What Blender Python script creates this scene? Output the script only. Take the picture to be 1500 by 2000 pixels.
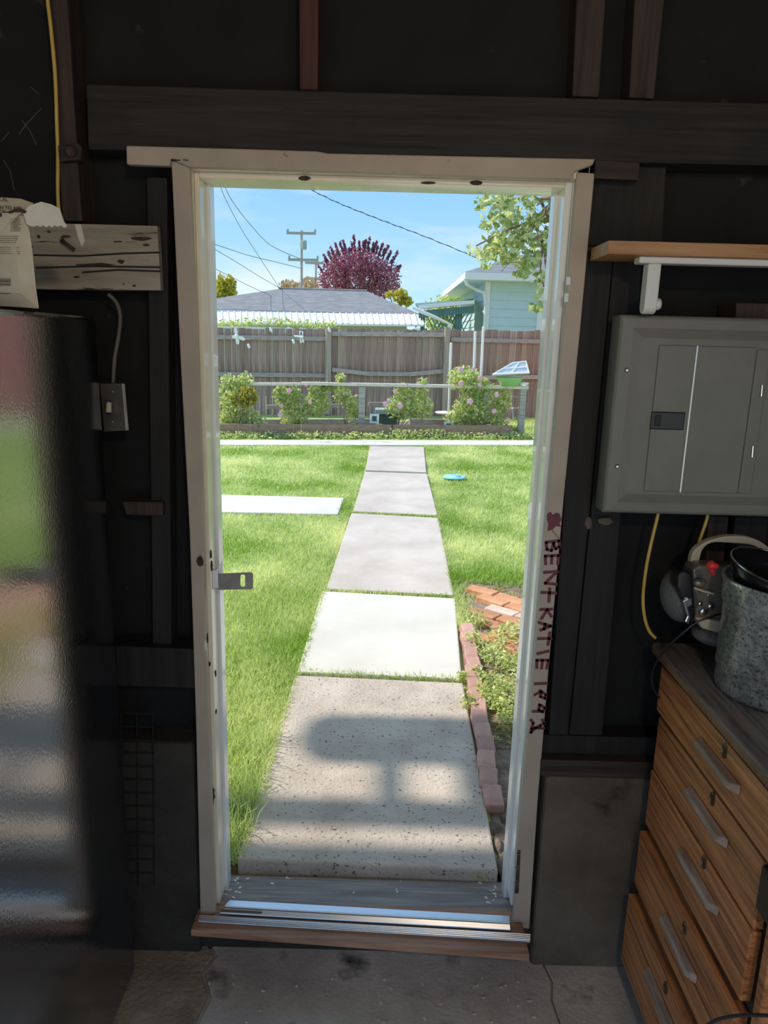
import bpy, bmesh, math, random
import numpy as np
from mathutils import Vector, Matrix, noise

for o in list(bpy.data.objects):
    bpy.data.objects.remove(o)
scene = bpy.context.scene
col = scene.collection
rnd = random.Random(7)
npr = np.random.default_rng(11)

# ------------------------------------------------------------------ camera
FPX, CAMZ = 1440.0, 1.76
PITCH, ROLL = math.radians(13.12), math.radians(-1.518)
FWD = Vector((0, math.cos(PITCH), -math.sin(PITCH)))
RT0 = Vector((1, 0, 0)); DN0 = FWD.cross(RT0)
RT = math.cos(ROLL) * RT0 + math.sin(ROLL) * DN0
DN = -math.sin(ROLL) * RT0 + math.cos(ROLL) * DN0
CAM = Vector((0, 0, CAMZ))
cd = bpy.data.cameras.new('camera')
cd.sensor_fit = 'HORIZONTAL'; cd.sensor_width = 36.0; cd.lens = 36.0 * FPX / 1500.0
cd.clip_start = 0.05; cd.clip_end = 600
cam = bpy.data.objects.new('camera', cd); col.objects.link(cam)
m = Matrix((RT, -DN, -FWD)).transposed().to_4x4(); m.translation = CAM
cam.matrix_world = m
scene.camera = cam

# ------------------------------------------------------------------ sky, sun, exposure
SUNV = Vector((-0.66, 0.14, 0.74)).normalized()      # towards the sun
w = bpy.data.worlds.new('sky'); scene.world = w; w.use_nodes = True
nt = w.node_tree; nt.nodes.clear()
def wn(t, **k):
    n = nt.nodes.new(t)
    for a, b in k.items(): setattr(n, a, b)
    return n
wo = wn('ShaderNodeOutputWorld'); bg = wn('ShaderNodeBackground'); tc = wn('ShaderNodeTexCoord')
sep = wn('ShaderNodeSeparateXYZ'); nt.links.new(tc.outputs['Generated'], sep.inputs[0])
rp = wn('ShaderNodeValToRGB'); nt.links.new(sep.outputs[2], rp.inputs[0])
el = rp.color_ramp.elements
el[0].position = 0.0; el[0].color = (0.64, 0.87, 1.0, 1)
el[1].position = 1.0; el[1].color = (0.30, 0.56, 0.98, 1)
for p_, c_ in ((0.06, (0.47, 0.77, 1.0, 1)), (0.17, (0.31, 0.61, 0.98, 1)), (0.4, (0.29, 0.57, 0.97, 1))):
    e = el.new(p_); e.color = c_
mp = wn('ShaderNodeMapping'); mp.inputs['Scale'].default_value = (2.2, 2.2, 9.0)
mp.inputs['Location'].default_value = (0.35, 0.1, 0.2)
nt.links.new(tc.outputs['Generated'], mp.inputs[0])
nz = wn('ShaderNodeTexNoise'); nz.inputs['Scale'].default_value = 1.6; nz.inputs['Detail'].default_value = 5
nt.links.new(mp.outputs[0], nz.inputs['Vector'])
cr = wn('ShaderNodeValToRGB'); nt.links.new(nz.outputs[0], cr.inputs[0])
cr.color_ramp.elements[0].position = 0.47; cr.color_ramp.elements[0].color = (0, 0, 0, 1)
cr.color_ramp.elements[1].position = 0.78; cr.color_ramp.elements[1].color = (0.85, 0.85, 0.85, 1)
mx = wn('ShaderNodeMixRGB'); mx.inputs[2].default_value = (1.0, 0.99, 0.97, 1)
nt.links.new(cr.outputs[0], mx.inputs[0]); nt.links.new(rp.outputs[0], mx.inputs[1])
nt.links.new(mx.outputs[0], bg.inputs[0]); bg.inputs[1].default_value = 1.0
nt.links.new(bg.outputs[0], wo.inputs[0])
sd = bpy.data.lights.new('sun', 'SUN'); sd.energy = 4.2; sd.angle = math.radians(1.6); sd.color = (1.0, 0.92, 0.80)
sun = bpy.data.objects.new('sun', sd); col.objects.link(sun)
sun.rotation_euler = SUNV.to_track_quat('Z', 'Y').to_euler()
vs = scene.view_settings
vs.view_transform = 'Standard'; vs.look = 'None'; vs.gamma = 1.0; vs.exposure = 0.15; vs.use_curve_mapping = False
scene.cycles.max_bounces = 8; scene.cycles.diffuse_bounces = 5; scene.cycles.sample_clamp_indirect = 4.0

# ------------------------------------------------------------------ measuring: a picture point on a real plane
def ray(px, py):
    return RT * ((px - 750) / FPX) + DN * ((py - 1000) / FPX) + FWD
def P(px, py, Y):
    d = ray(px, py); return CAM + d * (Y / d.y)
def PZ(px, py, z):
    d = ray(px, py); return CAM + d * ((z - CAMZ) / d.z)
def PX(px, py, X):
    d = ray(px, py); return CAM + d * (X / d.x)

# ------------------------------------------------------------------ mesh helpers
WL = {}                                   # world location of every object (no parent is rotated)
class MB:
    def __init__(s): s.v = []; s.f = []; s.at = []
    def add(s, vs_, fs):
        n = len(s.v); s.v += [Vector(v) for v in vs_]; s.f += [tuple(i + n for i in f) for f in fs]; return s
    def hexa(s, b, t):                    # bottom 4, top 4 (same order)
        return s.add(list(b) + list(t), [(3, 2, 1, 0), (4, 5, 6, 7), (0, 1, 5, 4), (1, 2, 6, 5), (2, 3, 7, 6), (3, 0, 4, 7)])
    def box(s, x0, x1, y0, y1, z0, z1):
        return s.hexa([(x0, y0, z0), (x1, y0, z0), (x1, y1, z0), (x0, y1, z0)], [(x0, y0, z1), (x1, y0, z1), (x1, y1, z1), (x0, y1, z1)])
    def cbox(s, c, size, rot=None):
        c = Vector(c); h = [k / 2 for k in size]; q = rot or Matrix.Identity(3)
        B = [c + q @ Vector((a * h[0], b * h[1], -h[2])) for a, b in ((-1, -1), (1, -1), (1, 1), (-1, 1))]
        T = [c + q @ Vector((a * h[0], b * h[1], h[2])) for a, b in ((-1, -1), (1, -1), (1, 1), (-1, 1))]
        return s.hexa(B, T)
    def prism(s, poly, d):                # polygon (3d points) extruded along vector d
        n = len(poly); d = Vector(d); a = [Vector(p) for p in poly]
        nrm = Vector((0, 0, 0))
        for i in range(n): nrm += a[i].cross(a[(i + 1) % n])
        if nrm.dot(d) > 0: a = a[::-1]
        vs_ = a + [p + d for p in a]
        return s.add(vs_, [tuple(range(n)), tuple(range(2 * n - 1, n - 1, -1))] + [((i + 1) % n, i, n + i, n + (i + 1) % n) for i in range(n)])
    def tube(s, pts, r, n=8, cap=True):
        pts = [Vector(p) for p in pts]; rs = r if isinstance(r, (list, tuple)) else [r] * len(pts)
        vs_, fs = [], []; up = None
        for i, p in enumerate(pts):
            t = (pts[min(i + 1, len(pts) - 1)] - pts[max(i - 1, 0)]).normalized()
            if up is None: up = t.orthogonal().normalized()
            up = (up - t * up.dot(t)); up = up.normalized() if up.length > 1e-6 else t.orthogonal().normalized()
            b = t.cross(up)
            for k in range(n):
                a = 2 * math.pi * k / n; vs_.append(p + (up * math.cos(a) + b * math.sin(a)) * rs[i])
        for i in range(len(pts) - 1):
            for k in range(n): fs.append((i * n + k, i * n + (k + 1) % n, (i + 1) * n + (k + 1) % n, (i + 1) * n + k))
        if cap: fs += [tuple(range(n))[::-1], tuple((len(pts) - 1) * n + k for k in range(n))]
        return s.add(vs_, fs)
    def lathe(s, prof, c=(0, 0, 0), n=32, rot=None, caps=True):   # prof = [(r, z)...]
        c = Vector(c); q = rot or Matrix.Identity(3); vs_, fs = [], []
        for r_, z_ in prof:
            for k in range(n):
                a = 2 * math.pi * k / n; vs_.append(c + q @ Vector((r_ * math.cos(a), r_ * math.sin(a), z_)))
        for i in range(len(prof) - 1):
            for k in range(n): fs.append((i * n + k, i * n + (k + 1) % n, (i + 1) * n + (k + 1) % n, (i + 1) * n + k))
        if caps: fs += [tuple(range(n))[::-1], tuple((len(prof) - 1) * n + k for k in range(n))]
        return s.add(vs_, fs)
    def ell(s, c, r3, rot=None, n=20, mrow=12):
        prof = [(math.sin(math.pi * i / mrow), -math.cos(math.pi * i / mrow)) for i in range(mrow + 1)]
        q = (rot or Matrix.Identity(3)) @ Matrix.Diagonal(r3)
        prof[0] = (0.002, -1); prof[-1] = (0.002, 1)
        return s.lathe(prof, c, n, q)
    def stroke(s, pts, wd, d):            # flat brush stroke with a little thickness d (vector)
        pts = [Vector(p) for p in pts]; d = Vector(d); nn = d.normalized()
        for a, b in zip(pts[:-1], pts[1:]):
            t = (b - a).normalized(); sd_ = t.cross(nn) * wd / 2; e = t * wd * 0.3
            s.prism([a - sd_ - e, b - sd_ + e, b + sd_ + e, a + sd_ - e], d)
        return s
    def build(s, name, mat, parent=None, smooth=False, bevel=0, seg=2, kind=None, fix=True):
        me = bpy.data.meshes.new(name)
        arr = np.array([tuple(v) for v in s.v])
        if parent is not None: org = WL[parent.name]
        else:
            lo, hi = arr.min(0), arr.max(0); org = Vector(((lo[0] + hi[0]) / 2, (lo[1] + hi[1]) / 2, lo[2]))
        me.from_pydata([tuple(v - org) for v in s.v], [], s.f); me.update()
        if fix:
            b = bmesh.new(); b.from_mesh(me); bmesh.ops.recalc_face_normals(b, faces=b.faces); b.to_mesh(me); b.free()
        return link(name, me, mat, parent, None if parent is not None else org, smooth, bevel, seg, kind)
def link(name, me, mat, parent=None, loc=None, smooth=False, bevel=0, seg=2, kind=None, rot=None):
    """loc is a world location; parents are never rotated"""
    o = bpy.data.objects.new(name, me); col.objects.link(o)
    base = WL[parent.name] if parent is not None else Vector((0, 0, 0))
    L = Vector(loc) if loc is not None else base.copy()
    if parent is not None: o.parent = parent
    o.location = L - base; WL[o.name] = L
    if rot is not None: o.rotation_euler = rot
    if mat is not None and me is not None and not me.materials: me.materials.append(mat)
    if smooth: me.shade_smooth()
    if bevel:
        bv = o.modifiers.new('bevel', 'BEVEL'); bv.width = bevel; bv.segments = seg; bv.limit_method = 'ANGLE'; bv.angle_limit = math.radians(40)
        bv.harden_normals = False
    if kind: o['kind'] = kind
    return o
def tag(o, label, cat, group=None, kind=None):
    o['label'] = label; o['category'] = cat
    if group: o['group'] = group
    if kind: o['kind'] = kind
    return o
def thing(name, loc, label, cat, group=None):
    o = bpy.data.objects.new(name, None); col.objects.link(o); o.empty_display_size = 0.1
    o.location = loc; WL[o.name] = Vector(loc)
    return tag(o, label, cat, group)
def struct(o): o['kind'] = 'structure'; return o
def rotz(a): return Matrix.Rotation(a, 3, 'Z')
def spline(pts, n=8):
    pts = [Vector(p) for p in pts]; out = []
    for i in range(len(pts) - 1):
        p0, p1, p2, p3 = pts[max(i - 1, 0)], pts[i], pts[i + 1], pts[min(i + 2, len(pts) - 1)]
        for k in range(n):
            t = k / n
            out.append(0.5 * ((2 * p1) + (p2 - p0) * t + (2 * p0 - 5 * p1 + 4 * p2 - p3) * t * t + (3 * p1 - p0 - 3 * p2 + p3) * t ** 3))
    return out + [pts[-1]]

# ------------------------------------------------------------------ materials
def newmat(name):
    m_ = bpy.data.materials.new(name); m_.use_nodes = True; t = m_.node_tree; t.nodes.clear()
    out = t.nodes.new('ShaderNodeOutputMaterial'); b = t.nodes.new('ShaderNodeBsdfPrincipled'); t.links.new(b.outputs[0], out.inputs[0])
    return m_, t, b, out
def c4(c): return (c[0], c[1], c[2], 1)
def mat(name, c1, c2=None, scale=6, detail=6, lo=0.35, hi=0.65, rough=0.8, metal=0.0, stretch=(1, 1, 1), bump=0.0, bscale=None, bdist=0.01,
        c3=None, s3=20, lo3=0.6, hi3=0.7, stretch3=(1, 1, 1), vary=0.0, coat=0.0, spec=0.5, attr=False, rvar=0.0):
    m_, t, b, out = newmat(name); N = t.nodes.new; L = t.links.new
    tcn = N('ShaderNodeTexCoord')
    def ns(sc, st, dt=6):
        mpn = N('ShaderNodeMapping'); mpn.inputs['Scale'].default_value = st; L(tcn.outputs['Object'], mpn.inputs[0])
        n_ = N('ShaderNodeTexNoise'); n_.inputs['Scale'].default_value = sc; n_.inputs['Detail'].default_value = dt; n_.inputs['Roughness'].default_value = 0.6
        L(mpn.outputs[0], n_.inputs['Vector']); return n_
    col_out = None; n1 = None
    if c2 is not None:
        if attr:
            src = N('ShaderNodeAttribute'); src.attribute_name = 'v'; fac = src.outputs['Fac']
        else:
            n1 = ns(scale, stretch, detail); fac = n1.outputs[0]
        r_ = N('ShaderNodeValToRGB'); r_.color_ramp.elements[0].position = lo; r_.color_ramp.elements[1].position = hi
        r_.color_ramp.elements[0].color = c4(c1); r_.color_ramp.elements[1].color = c4(c2); L(fac, r_.inputs[0]); col_out = r_.outputs[0]
    else:
        rg = N('ShaderNodeRGB'); rg.outputs[0].default_value = c4(c1); col_out = rg.outputs[0]
    if c3 is not None:
        n3 = ns(s3, stretch3, 8); r3 = N('ShaderNodeValToRGB'); r3.color_ramp.elements[0].position = lo3; r3.color_ramp.elements[1].position = hi3
        L(n3.outputs[0], r3.inputs[0]); mxn = N('ShaderNodeMixRGB'); L(r3.outputs[0], mxn.inputs[0]); L(col_out, mxn.inputs[1]); mxn.inputs[2].default_value = c4(c3); col_out = mxn.outputs[0]
    if vary:
        oi = N('ShaderNodeObjectInfo'); mr = N('ShaderNodeMapRange'); mr.inputs[3].default_value = 1 - vary; mr.inputs[4].default_value = 1 + vary
        L(oi.outputs['Random'], mr.inputs[0]); hs = N('ShaderNodeHueSaturation'); L(mr.outputs[0], hs.inputs['Value']); L(col_out, hs.inputs['Color']); col_out = hs.outputs[0]
    L(col_out, b.inputs['Base Color'])
    b.inputs['Roughness'].default_value = rough; b.inputs['Metallic'].default_value = metal
    b.inputs['Coat Weight'].default_value = coat; b.inputs['Specular IOR Level'].default_value = spec
    if rvar:
        nr = ns(scale * 1.7, stretch); mr2 = N('ShaderNodeMapRange'); mr2.inputs[3].default_value = rough - rvar; mr2.inputs[4].default_value = rough + rvar
        L(nr.outputs[0], mr2.inputs[0]); L(mr2.outputs[0], b.inputs['Roughness'])
    if bump:
        nb = ns(bscale or scale * 4, stretch, 8); bn = N('ShaderNodeBump'); bn.inputs['Strength'].default_value = bump; bn.inputs['Distance'].default_value = bdist
        L(nb.outputs[0], bn.inputs['Height']); L(bn.outputs[0], b.inputs['Normal'])
    return m_
def leafmat(name, c1, c2, trans=0.45, rough=0.6, tint=(1, 1, 0.6)):
    m_, t, b, out = newmat(name); N = t.nodes.new; L = t.links.new
    a = N('ShaderNodeAttribute'); a.attribute_name = 'v'
    r_ = N('ShaderNodeValToRGB'); r_.color_ramp.elements[0].color = c4(c1); r_.color_ramp.elements[1].color = c4(c2)
    L(a.outputs['Fac'], r_.inputs[0]); L(r_.outputs[0], b.inputs['Base Color']); b.inputs['Roughness'].default_value = rough; b.inputs['Specular IOR Level'].default_value = 0.3
    tr = N('ShaderNodeBsdfTranslucent'); mm = N('ShaderNodeMixRGB'); mm.blend_type = 'MULTIPLY'; mm.inputs[0].default_value = 1; mm.inputs[2].default_value = c4(tint)
    L(r_.outputs[0], mm.inputs[1]); L(mm.outputs[0], tr.inputs[0])
    mxs = N('ShaderNodeMixShader'); mxs.inputs[0].default_value = trans; L(b.outputs[0], mxs.inputs[1]); L(tr.outputs[0], mxs.inputs[2]); L(mxs.outputs[0], out.inputs[0])
    return m_
GR = 40  # grain stretch
M = {}
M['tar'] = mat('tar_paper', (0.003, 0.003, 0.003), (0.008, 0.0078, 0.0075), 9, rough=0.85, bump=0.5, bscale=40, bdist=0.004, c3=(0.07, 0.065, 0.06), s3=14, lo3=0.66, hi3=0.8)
def woodm(name, a, b_, axis='x', rough=0.75, sc=3.0, bump=0.35, **k):
    st = {'x': (1, GR / 2, GR / 2), 'y': (GR / 2, 1, GR / 2), 'z': (GR / 2, GR / 2, 1)}[axis]
    return mat(name, a, b_, sc, stretch=st, rough=rough, bump=bump, bscale=sc * 2, bdist=0.004, **k)
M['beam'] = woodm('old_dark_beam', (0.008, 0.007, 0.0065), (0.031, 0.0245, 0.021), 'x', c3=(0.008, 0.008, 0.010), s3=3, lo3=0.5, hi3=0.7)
M['stud'] = woodm('old_stud', (0.026, 0.017, 0.014), (0.066, 0.042, 0.034), 'z')
M['studred'] = woodm('reddish_stud', (0.05, 0.018, 0.015), (0.09, 0.034, 0.027), 'z')
M['studdark'] = woodm('black_stud', (0.007, 0.006, 0.006), (0.020, 0.0165, 0.015), 'z')
M['plate'] = woodm('dark_plate', (0.018, 0.013, 0.011), (0.055, 0.035, 0.028), 'x')
M['casing'] = mat('old_cream_paint', (0.41, 0.33, 0.26), (0.50, 0.41, 0.33), 5, rough=0.55, bump=0.25, bscale=60, bdist=0.002, c3=(0.06, 0.05, 0.045), s3=16, lo3=0.70, hi3=0.73)
M['jamb'] = mat('cream_jamb_paint', (0.80, 0.71, 0.55), (0.88, 0.79, 0.64), 6, coat=0.4, rough=0.3, bump=0.2, bscale=60, bdist=0.002, c3=(0.10, 0.075, 0.06), s3=12, lo3=0.69, hi3=0.71, stretch3=(1, 1, 0.35))
M['whitejamb'] = mat('white_jamb_paint', (0.82, 0.81, 0.80), (0.90, 0.89, 0.88), 6, coat=0.6, rough=0.3, bump=0.2, bscale=50, bdist=0.002, c3=(0.15, 0.12, 0.10), s3=12, lo3=0.72, hi3=0.74, stretch3=(1, 1, 0.35))
M['plank'] = mat('peeling_white_plank', (0.30, 0.25, 0.19), (0.46, 0.40, 0.31), 4, stretch=(1, 8, 8), rough=0.7, bump=0.4, bscale=20, bdist=0.003, c3=(0.03, 0.024, 0.02), s3=2.2, lo3=0.60, hi3=0.63, stretch3=(1.2, 10, 10))
M['floor'] = mat('garage_concrete', (0.42, 0.375, 0.345), (0.66, 0.60, 0.555), 3.5, detail=10, rough=0.9, bump=0.6, bscale=45, bdist=0.006, c3=(0.05, 0.045, 0.04), s3=7, lo3=0.58, hi3=0.75)
M['floorb'] = mat('brown_rough_concrete', (0.24, 0.185, 0.135), (0.48, 0.38, 0.28), 5, detail=10, rough=0.95, bump=0.9, bscale=60, bdist=0.010)
M['found'] = mat('old_foundation', (0.09, 0.07, 0.052), (0.18, 0.148, 0.115), 4, detail=10, rough=0.95, bump=0.8, bscale=40, bdist=0.012, c3=(0.02, 0.02, 0.02), s3=6, lo3=0.60, hi3=0.72)
M['alu'] = mat('aluminium', (0.55, 0.56, 0.58), (0.68, 0.69, 0.72), 30, stretch=(0.05, 1, 1), rough=0.32, metal=1.0, rvar=0.08)
M['sillwood'] = woodm('grey_sill_wood', (0.20, 0.185, 0.18), (0.38, 0.36, 0.35), 'x', sc=4, bump=0.6)
M['sillbrown'] = woodm('brown_sill_board', (0.26, 0.13, 0.075), (0.48, 0.27, 0.17), 'x', sc=3, bump=0.25, rough=0.55)
M['oak'] = mat('oak', (0.36, 0.118, 0.044), (0.74, 0.31, 0.12), 3.2, stretch=(14, 1.0, 24), rough=0.42, bump=0.35, bscale=8, bdist=0.003, c3=(0.08, 0.030, 0.013), s3=4, lo3=0.52, hi3=0.72, stretch3=(20, 0.8, 28), spec=0.4)
M['oaktop'] = mat('worn_dark_top', (0.08, 0.066, 0.062), (0.24, 0.205, 0.195), 4, stretch=(20, 1, 1), rough=0.5, bump=0.3, bscale=20, bdist=0.003, c3=(0.22, 0.13, 0.07), s3=6, lo3=0.62, hi3=0.72)
M['oakedge'] = mat('worn_top_edge', (0.16, 0.075, 0.035), (0.30, 0.17, 0.09), 8, stretch=(1, 1, 1), rough=0.6, bump=0.3)
M['oakdark'] = mat('dark_carcass', (0.03, 0.02, 0.015), (0.07, 0.045, 0.03), 5, rough=0.8)
M['pull'] = mat('worn_wood_pull', (0.24, 0.17, 0.13), (0.46, 0.37, 0.32), 6, stretch=(6, 1, 6), rough=0.45, bump=0.2)
M['brass'] = mat('dull_brass', (0.10, 0.07, 0.04), (0.2, 0.14, 0.08), 40, rough=0.45, metal=0.8)
M['black'] = mat('black', (0.012, 0.012, 0.013), rough=0.6)
M['blackplastic'] = mat('black_plastic', (0.015, 0.015, 0.017), rough=0.35)
M['panel'] = mat('grey_panel_paint', (0.17, 0.168, 0.145), (0.195, 0.192, 0.168), 10, rough=0.5, bump=0.12, bscale=260, bdist=0.001)
M['screw'] = mat('screw_metal', (0.6, 0.57, 0.52), rough=0.3, metal=1.0)
M['pine'] = mat('pine_shelf', (0.33, 0.16, 0.065), (0.52, 0.29, 0.13), 3, stretch=(1, 20, 20), rough=0.5, bump=0.15)
M['white'] = mat('white_plastic', (0.72, 0.71, 0.68), rough=0.35)
M['yellow'] = mat('yellow_cable', (0.55, 0.36, 0.06), (0.7, 0.5, 0.12), 10, rough=0.5)
M['cable'] = mat('old_grey_cable', (0.12, 0.10, 0.085), (0.2, 0.17, 0.14), 10, rough=0.7)
M['bag'] = mat('paper_bag', (0.50, 0.42, 0.30), (0.68, 0.62, 0.50), 5, rough=0.5, bump=0.25, bscale=9, bdist=0.02)
M['bagin'] = mat('paper_bag_back', (0.62, 0.58, 0.50), (0.74, 0.71, 0.64), 5, rough=0.5, bump=0.25, bscale=12, bdist=0.02)
M['ink'] = mat('brown_ink', (0.05, 0.022, 0.022), rough=0.7)
M['inkthin'] = mat('grey_ink', (0.12, 0.09, 0.075), rough=0.7)
M['redpaint'] = mat('dark_red_paint', (0.12, 0.022, 0.035), (0.18, 0.04, 0.05), 60, rough=0.6)
M['rust'] = mat('rusty_iron', (0.03, 0.02, 0.018), (0.09, 0.05, 0.035), 40, rough=0.8)
M['dullmetal'] = mat('dull_zinc', (0.22, 0.20, 0.18), (0.32, 0.30, 0.27), 20, rough=0.5, metal=0.7)
M['galv'] = mat('galvanised', (0.34, 0.36, 0.36), (0.70, 0.72, 0.72), 55, detail=4, rough=0.30, metal=0.7, rvar=0.1, bump=0.08, bscale=120, bdist=0.001, c3=(0.10, 0.105, 0.105), s3=150, lo3=0.50, hi3=0.66)
M['cream'] = mat('cream_plastic', (0.55, 0.48, 0.36), (0.62, 0.55, 0.43), 20, rough=0.4)
M['silver'] = mat('champagne_plastic', (0.22, 0.195, 0.165), (0.27, 0.24, 0.205), 60, rough=0.35, metal=0.4)
M['grille'] = mat('speaker_grille', (0.09, 0.09, 0.09), (0.15, 0.15, 0.15), 300, rough=0.6, bump=0.4, bscale=400, bdist=0.001)
M['chrome'] = mat('chrome', (0.75, 0.76, 0.78), rough=0.08, metal=1.0)
M['red'] = mat('red_rubber', (0.62, 0.03, 0.04), rough=0.4)
M['glassk'] = mat('steel_knob', (0.5, 0.52, 0.58), rough=0.15, metal=1.0)
M['blackpan'] = mat('black_enamel', (0.012, 0.012, 0.014), rough=0.22)
# fridge side: black, pebbled, glossy
m_, t_, b_, o_ = newmat('fridge_pebbled_black')
b_.inputs['Base Color'].default_value = (0.012, 0.012, 0.013, 1); b_.inputs['Roughness'].default_value = 0.10; b_.inputs['IOR'].default_value = 3.4; b_.inputs['Coat Weight'].default_value = 0.6; b_.inputs['Coat Roughness'].default_value = 0.12
tn = t_.nodes.new('ShaderNodeTexCoord'); vn = t_.nodes.new('ShaderNodeTexNoise'); vn.inputs['Scale'].default_value = 170; vn.inputs['Detail'].default_value = 2
bn_ = t_.nodes.new('ShaderNodeBump'); bn_.inputs['Strength'].default_value = 0.30; bn_.inputs['Distance'].default_value = 0.001
t_.links.new(tn.outputs['Object'], vn.inputs['Vector']); t_.links.new(vn.outputs[0], bn_.inputs['Height']); t_.links.new(bn_.outputs[0], b_.inputs['Normal'])
M['fridge'] = m_
# outdoors
M['slab'] = mat('path_concrete', (0.47, 0.41, 0.355), (0.60, 0.535, 0.475), 2.2, detail=10, rough=0.9, bump=0.25, bscale=40, bdist=0.004, vary=0.06)
M['slabpale'] = mat('pale_path_concrete', (0.60, 0.565, 0.50), (0.70, 0.665, 0.60), 2.0, detail=10, rough=0.9, bump=0.2, bscale=40, bdist=0.004)
M['slabrough'] = mat('exposed_aggregate_concrete', (0.46, 0.385, 0.325), (0.62, 0.53, 0.455), 5, detail=12, rough=0.95, bump=0.9, bscale=70, bdist=0.008, c3=(0.10, 0.095, 0.09), s3=75, lo3=0.60, hi3=0.66)
M['soil'] = mat('soil', (0.16, 0.115, 0.085), (0.38, 0.29, 0.22), 12, detail=10, rough=1.0, bump=1.0, bscale=25, bdist=0.03)
M['turf'] = mat('turf_ground', (0.30, 0.42, 0.11), (0.46, 0.55, 0.21), 2.5, detail=10, rough=1.0, bump=0.6, bscale=60, bdist=0.02, c3=(0.50, 0.43, 0.26), s3=1.6, lo3=0.62, hi3=0.74)
M['grass'] = leafmat('grass_blades', (0.33, 0.50, 0.09), (0.88, 0.90, 0.58), 0.45)
M['brick'] = mat('pink_brick', (0.46, 0.25, 0.205), (0.62, 0.38, 0.325), 14, rough=0.95, bump=0.6, bscale=60, bdist=0.004, vary=0.15)
M['brickorange'] = mat('orange_brick', (0.50, 0.22, 0.11), (0.66, 0.36, 0.20), 9, rough=0.95, bump=0.6, bscale=50, bdist=0.004, vary=0.2)
M['brickpale'] = mat('pale_brick', (0.58, 0.42, 0.34), (0.70, 0.58, 0.48), 9, rough=0.95, bump=0.6, bscale=50, bdist=0.004, vary=0.1)
M['fence'] = woodm('weathered_fence', (0.20, 0.125, 0.10), (0.50, 0.38, 0.32), 'z', sc=2.6, bump=0.4, vary=0.22, c3=(0.46, 0.22, 0.11), s3=1.6, lo3=0.50, hi3=0.70, stretch3=(6, 6, 0.7))
M['fencerail'] = woodm('weathered_rail', (0.34, 0.29, 0.26), (0.50, 0.44, 0.40), 'x', sc=2, bump=0.4, vary=0.1)
M['fencepost'] = woodm('weathered_post', (0.34, 0.28, 0.23), (0.50, 0.43, 0.36), 'z', sc=2, bump=0.4)
M['bedwood'] = woodm('grey_bed_timber', (0.32, 0.28, 0.24), (0.55, 0.50, 0.45), 'x', sc=2, bump=0.4)
M['bedbrown'] = woodm('brown_bed_timber', (0.28, 0.17, 0.11), (0.42, 0.28, 0.2), 'x', sc=2, bump=0.4)
M['shingle'] = mat('grey_shingles', (0.17, 0.175, 0.185), (0.27, 0.275, 0.285), 3, stretch=(1, 3, 1), rough=0.95, bump=0.5, bscale=10, bdist=0.02)
M['whitetrim'] = mat('white_trim', (0.78, 0.79, 0.80), rough=0.6)
M['teal'] = mat('teal_siding', (0.49, 0.64, 0.69), (0.53, 0.68, 0.73), 2, rough=0.7)
M['greenpaint'] = mat('green_pergola', (0.08, 0.18, 0.17), (0.11, 0.22, 0.21), 3, rough=0.7)
M['lattice'] = mat('green_lattice', (0.16, 0.30, 0.26), rough=0.8)
M['redsiding'] = mat('red_siding', (0.78, 0.27, 0.24), (0.84, 0.34, 0.30), 3, rough=0.8)
M['pole'] = woodm('utility_pole', (0.34, 0.28, 0.27), (0.46, 0.40, 0.39), 'z', sc=2)
M['wire'] = mat('wire', (0.06, 0.07, 0.09), rough=0.6)
M['leafrose'] = leafmat('rose_leaves', (0.32, 0.44, 0.14), (0.95, 0.96, 0.64), 0.6)
M['leafdark'] = leafmat('dark_leaves', (0.05, 0.12, 0.03), (0.22, 0.34, 0.09), 0.4)
M['leafgold'] = leafmat('golden_leaves', (0.30, 0.34, 0.06), (0.72, 0.56, 0.14), 0.4)
M['leafweed'] = leafmat('weed_leaves', (0.36, 0.48, 0.12), (0.92, 0.94, 0.52), 0.45)
M['leafplum'] = leafmat('plum_leaves', (0.20, 0.07, 0.12), (0.56, 0.24, 0.30), 0.5, tint=(1, .7, .8))
M['leaftree'] = leafmat('overhanging_leaves', (0.24, 0.34, 0.10), (0.86, 0.88, 0.62), 0.5)
M['leafyellow'] = leafmat('autumn_leaves', (0.38, 0.40, 0.06), (0.80, 0.66, 0.12), 0.5)
M['twig'] = mat('twigs', (0.20, 0.14, 0.10), (0.32, 0.24, 0.18), 8, rough=0.9)
M['twigorange'] = leafmat('orange_twigs', (0.50, 0.34, 0.24), (0.70, 0.52, 0.42), 0.3)
M['pink'] = mat('pink_petals', (0.80, 0.36, 0.50), (0.90, 0.60, 0.68), 30, rough=0.7)
M['whitepetal'] = mat('white_enamel', (0.85, 0.85, 0.84), rough=0.6)
M['bowl'] = mat('green_plastic', (0.30, 0.60, 0.24), (0.36, 0.66, 0.30), 5, rough=0.5)
M['mesh'] = mat('white_net', (0.62, 0.65, 0.74), rough=0.6)
M['disc'] = mat('aqua_plastic', (0.22, 0.62, 0.66), (0.36, 0.75, 0.78), 5, rough=0.4)
M['planter'] = mat('dark_green_planter', (0.06, 0.10, 0.08), (0.10, 0.15, 0.12), 5, rough=0.7)
M['greybox'] = mat('grey_green_box', (0.30, 0.38, 0.35), rough=0.7)

M['stucco'] = mat('tan_stucco', (0.62, 0.47, 0.31), (0.68, 0.53, 0.36), 3, rough=0.95, bump=0.2)
M['gravel'] = mat('tan_gravel', (0.72, 0.62, 0.50), (0.82, 0.73, 0.60), 20, rough=1.0, bump=0.6, bscale=60)

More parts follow.
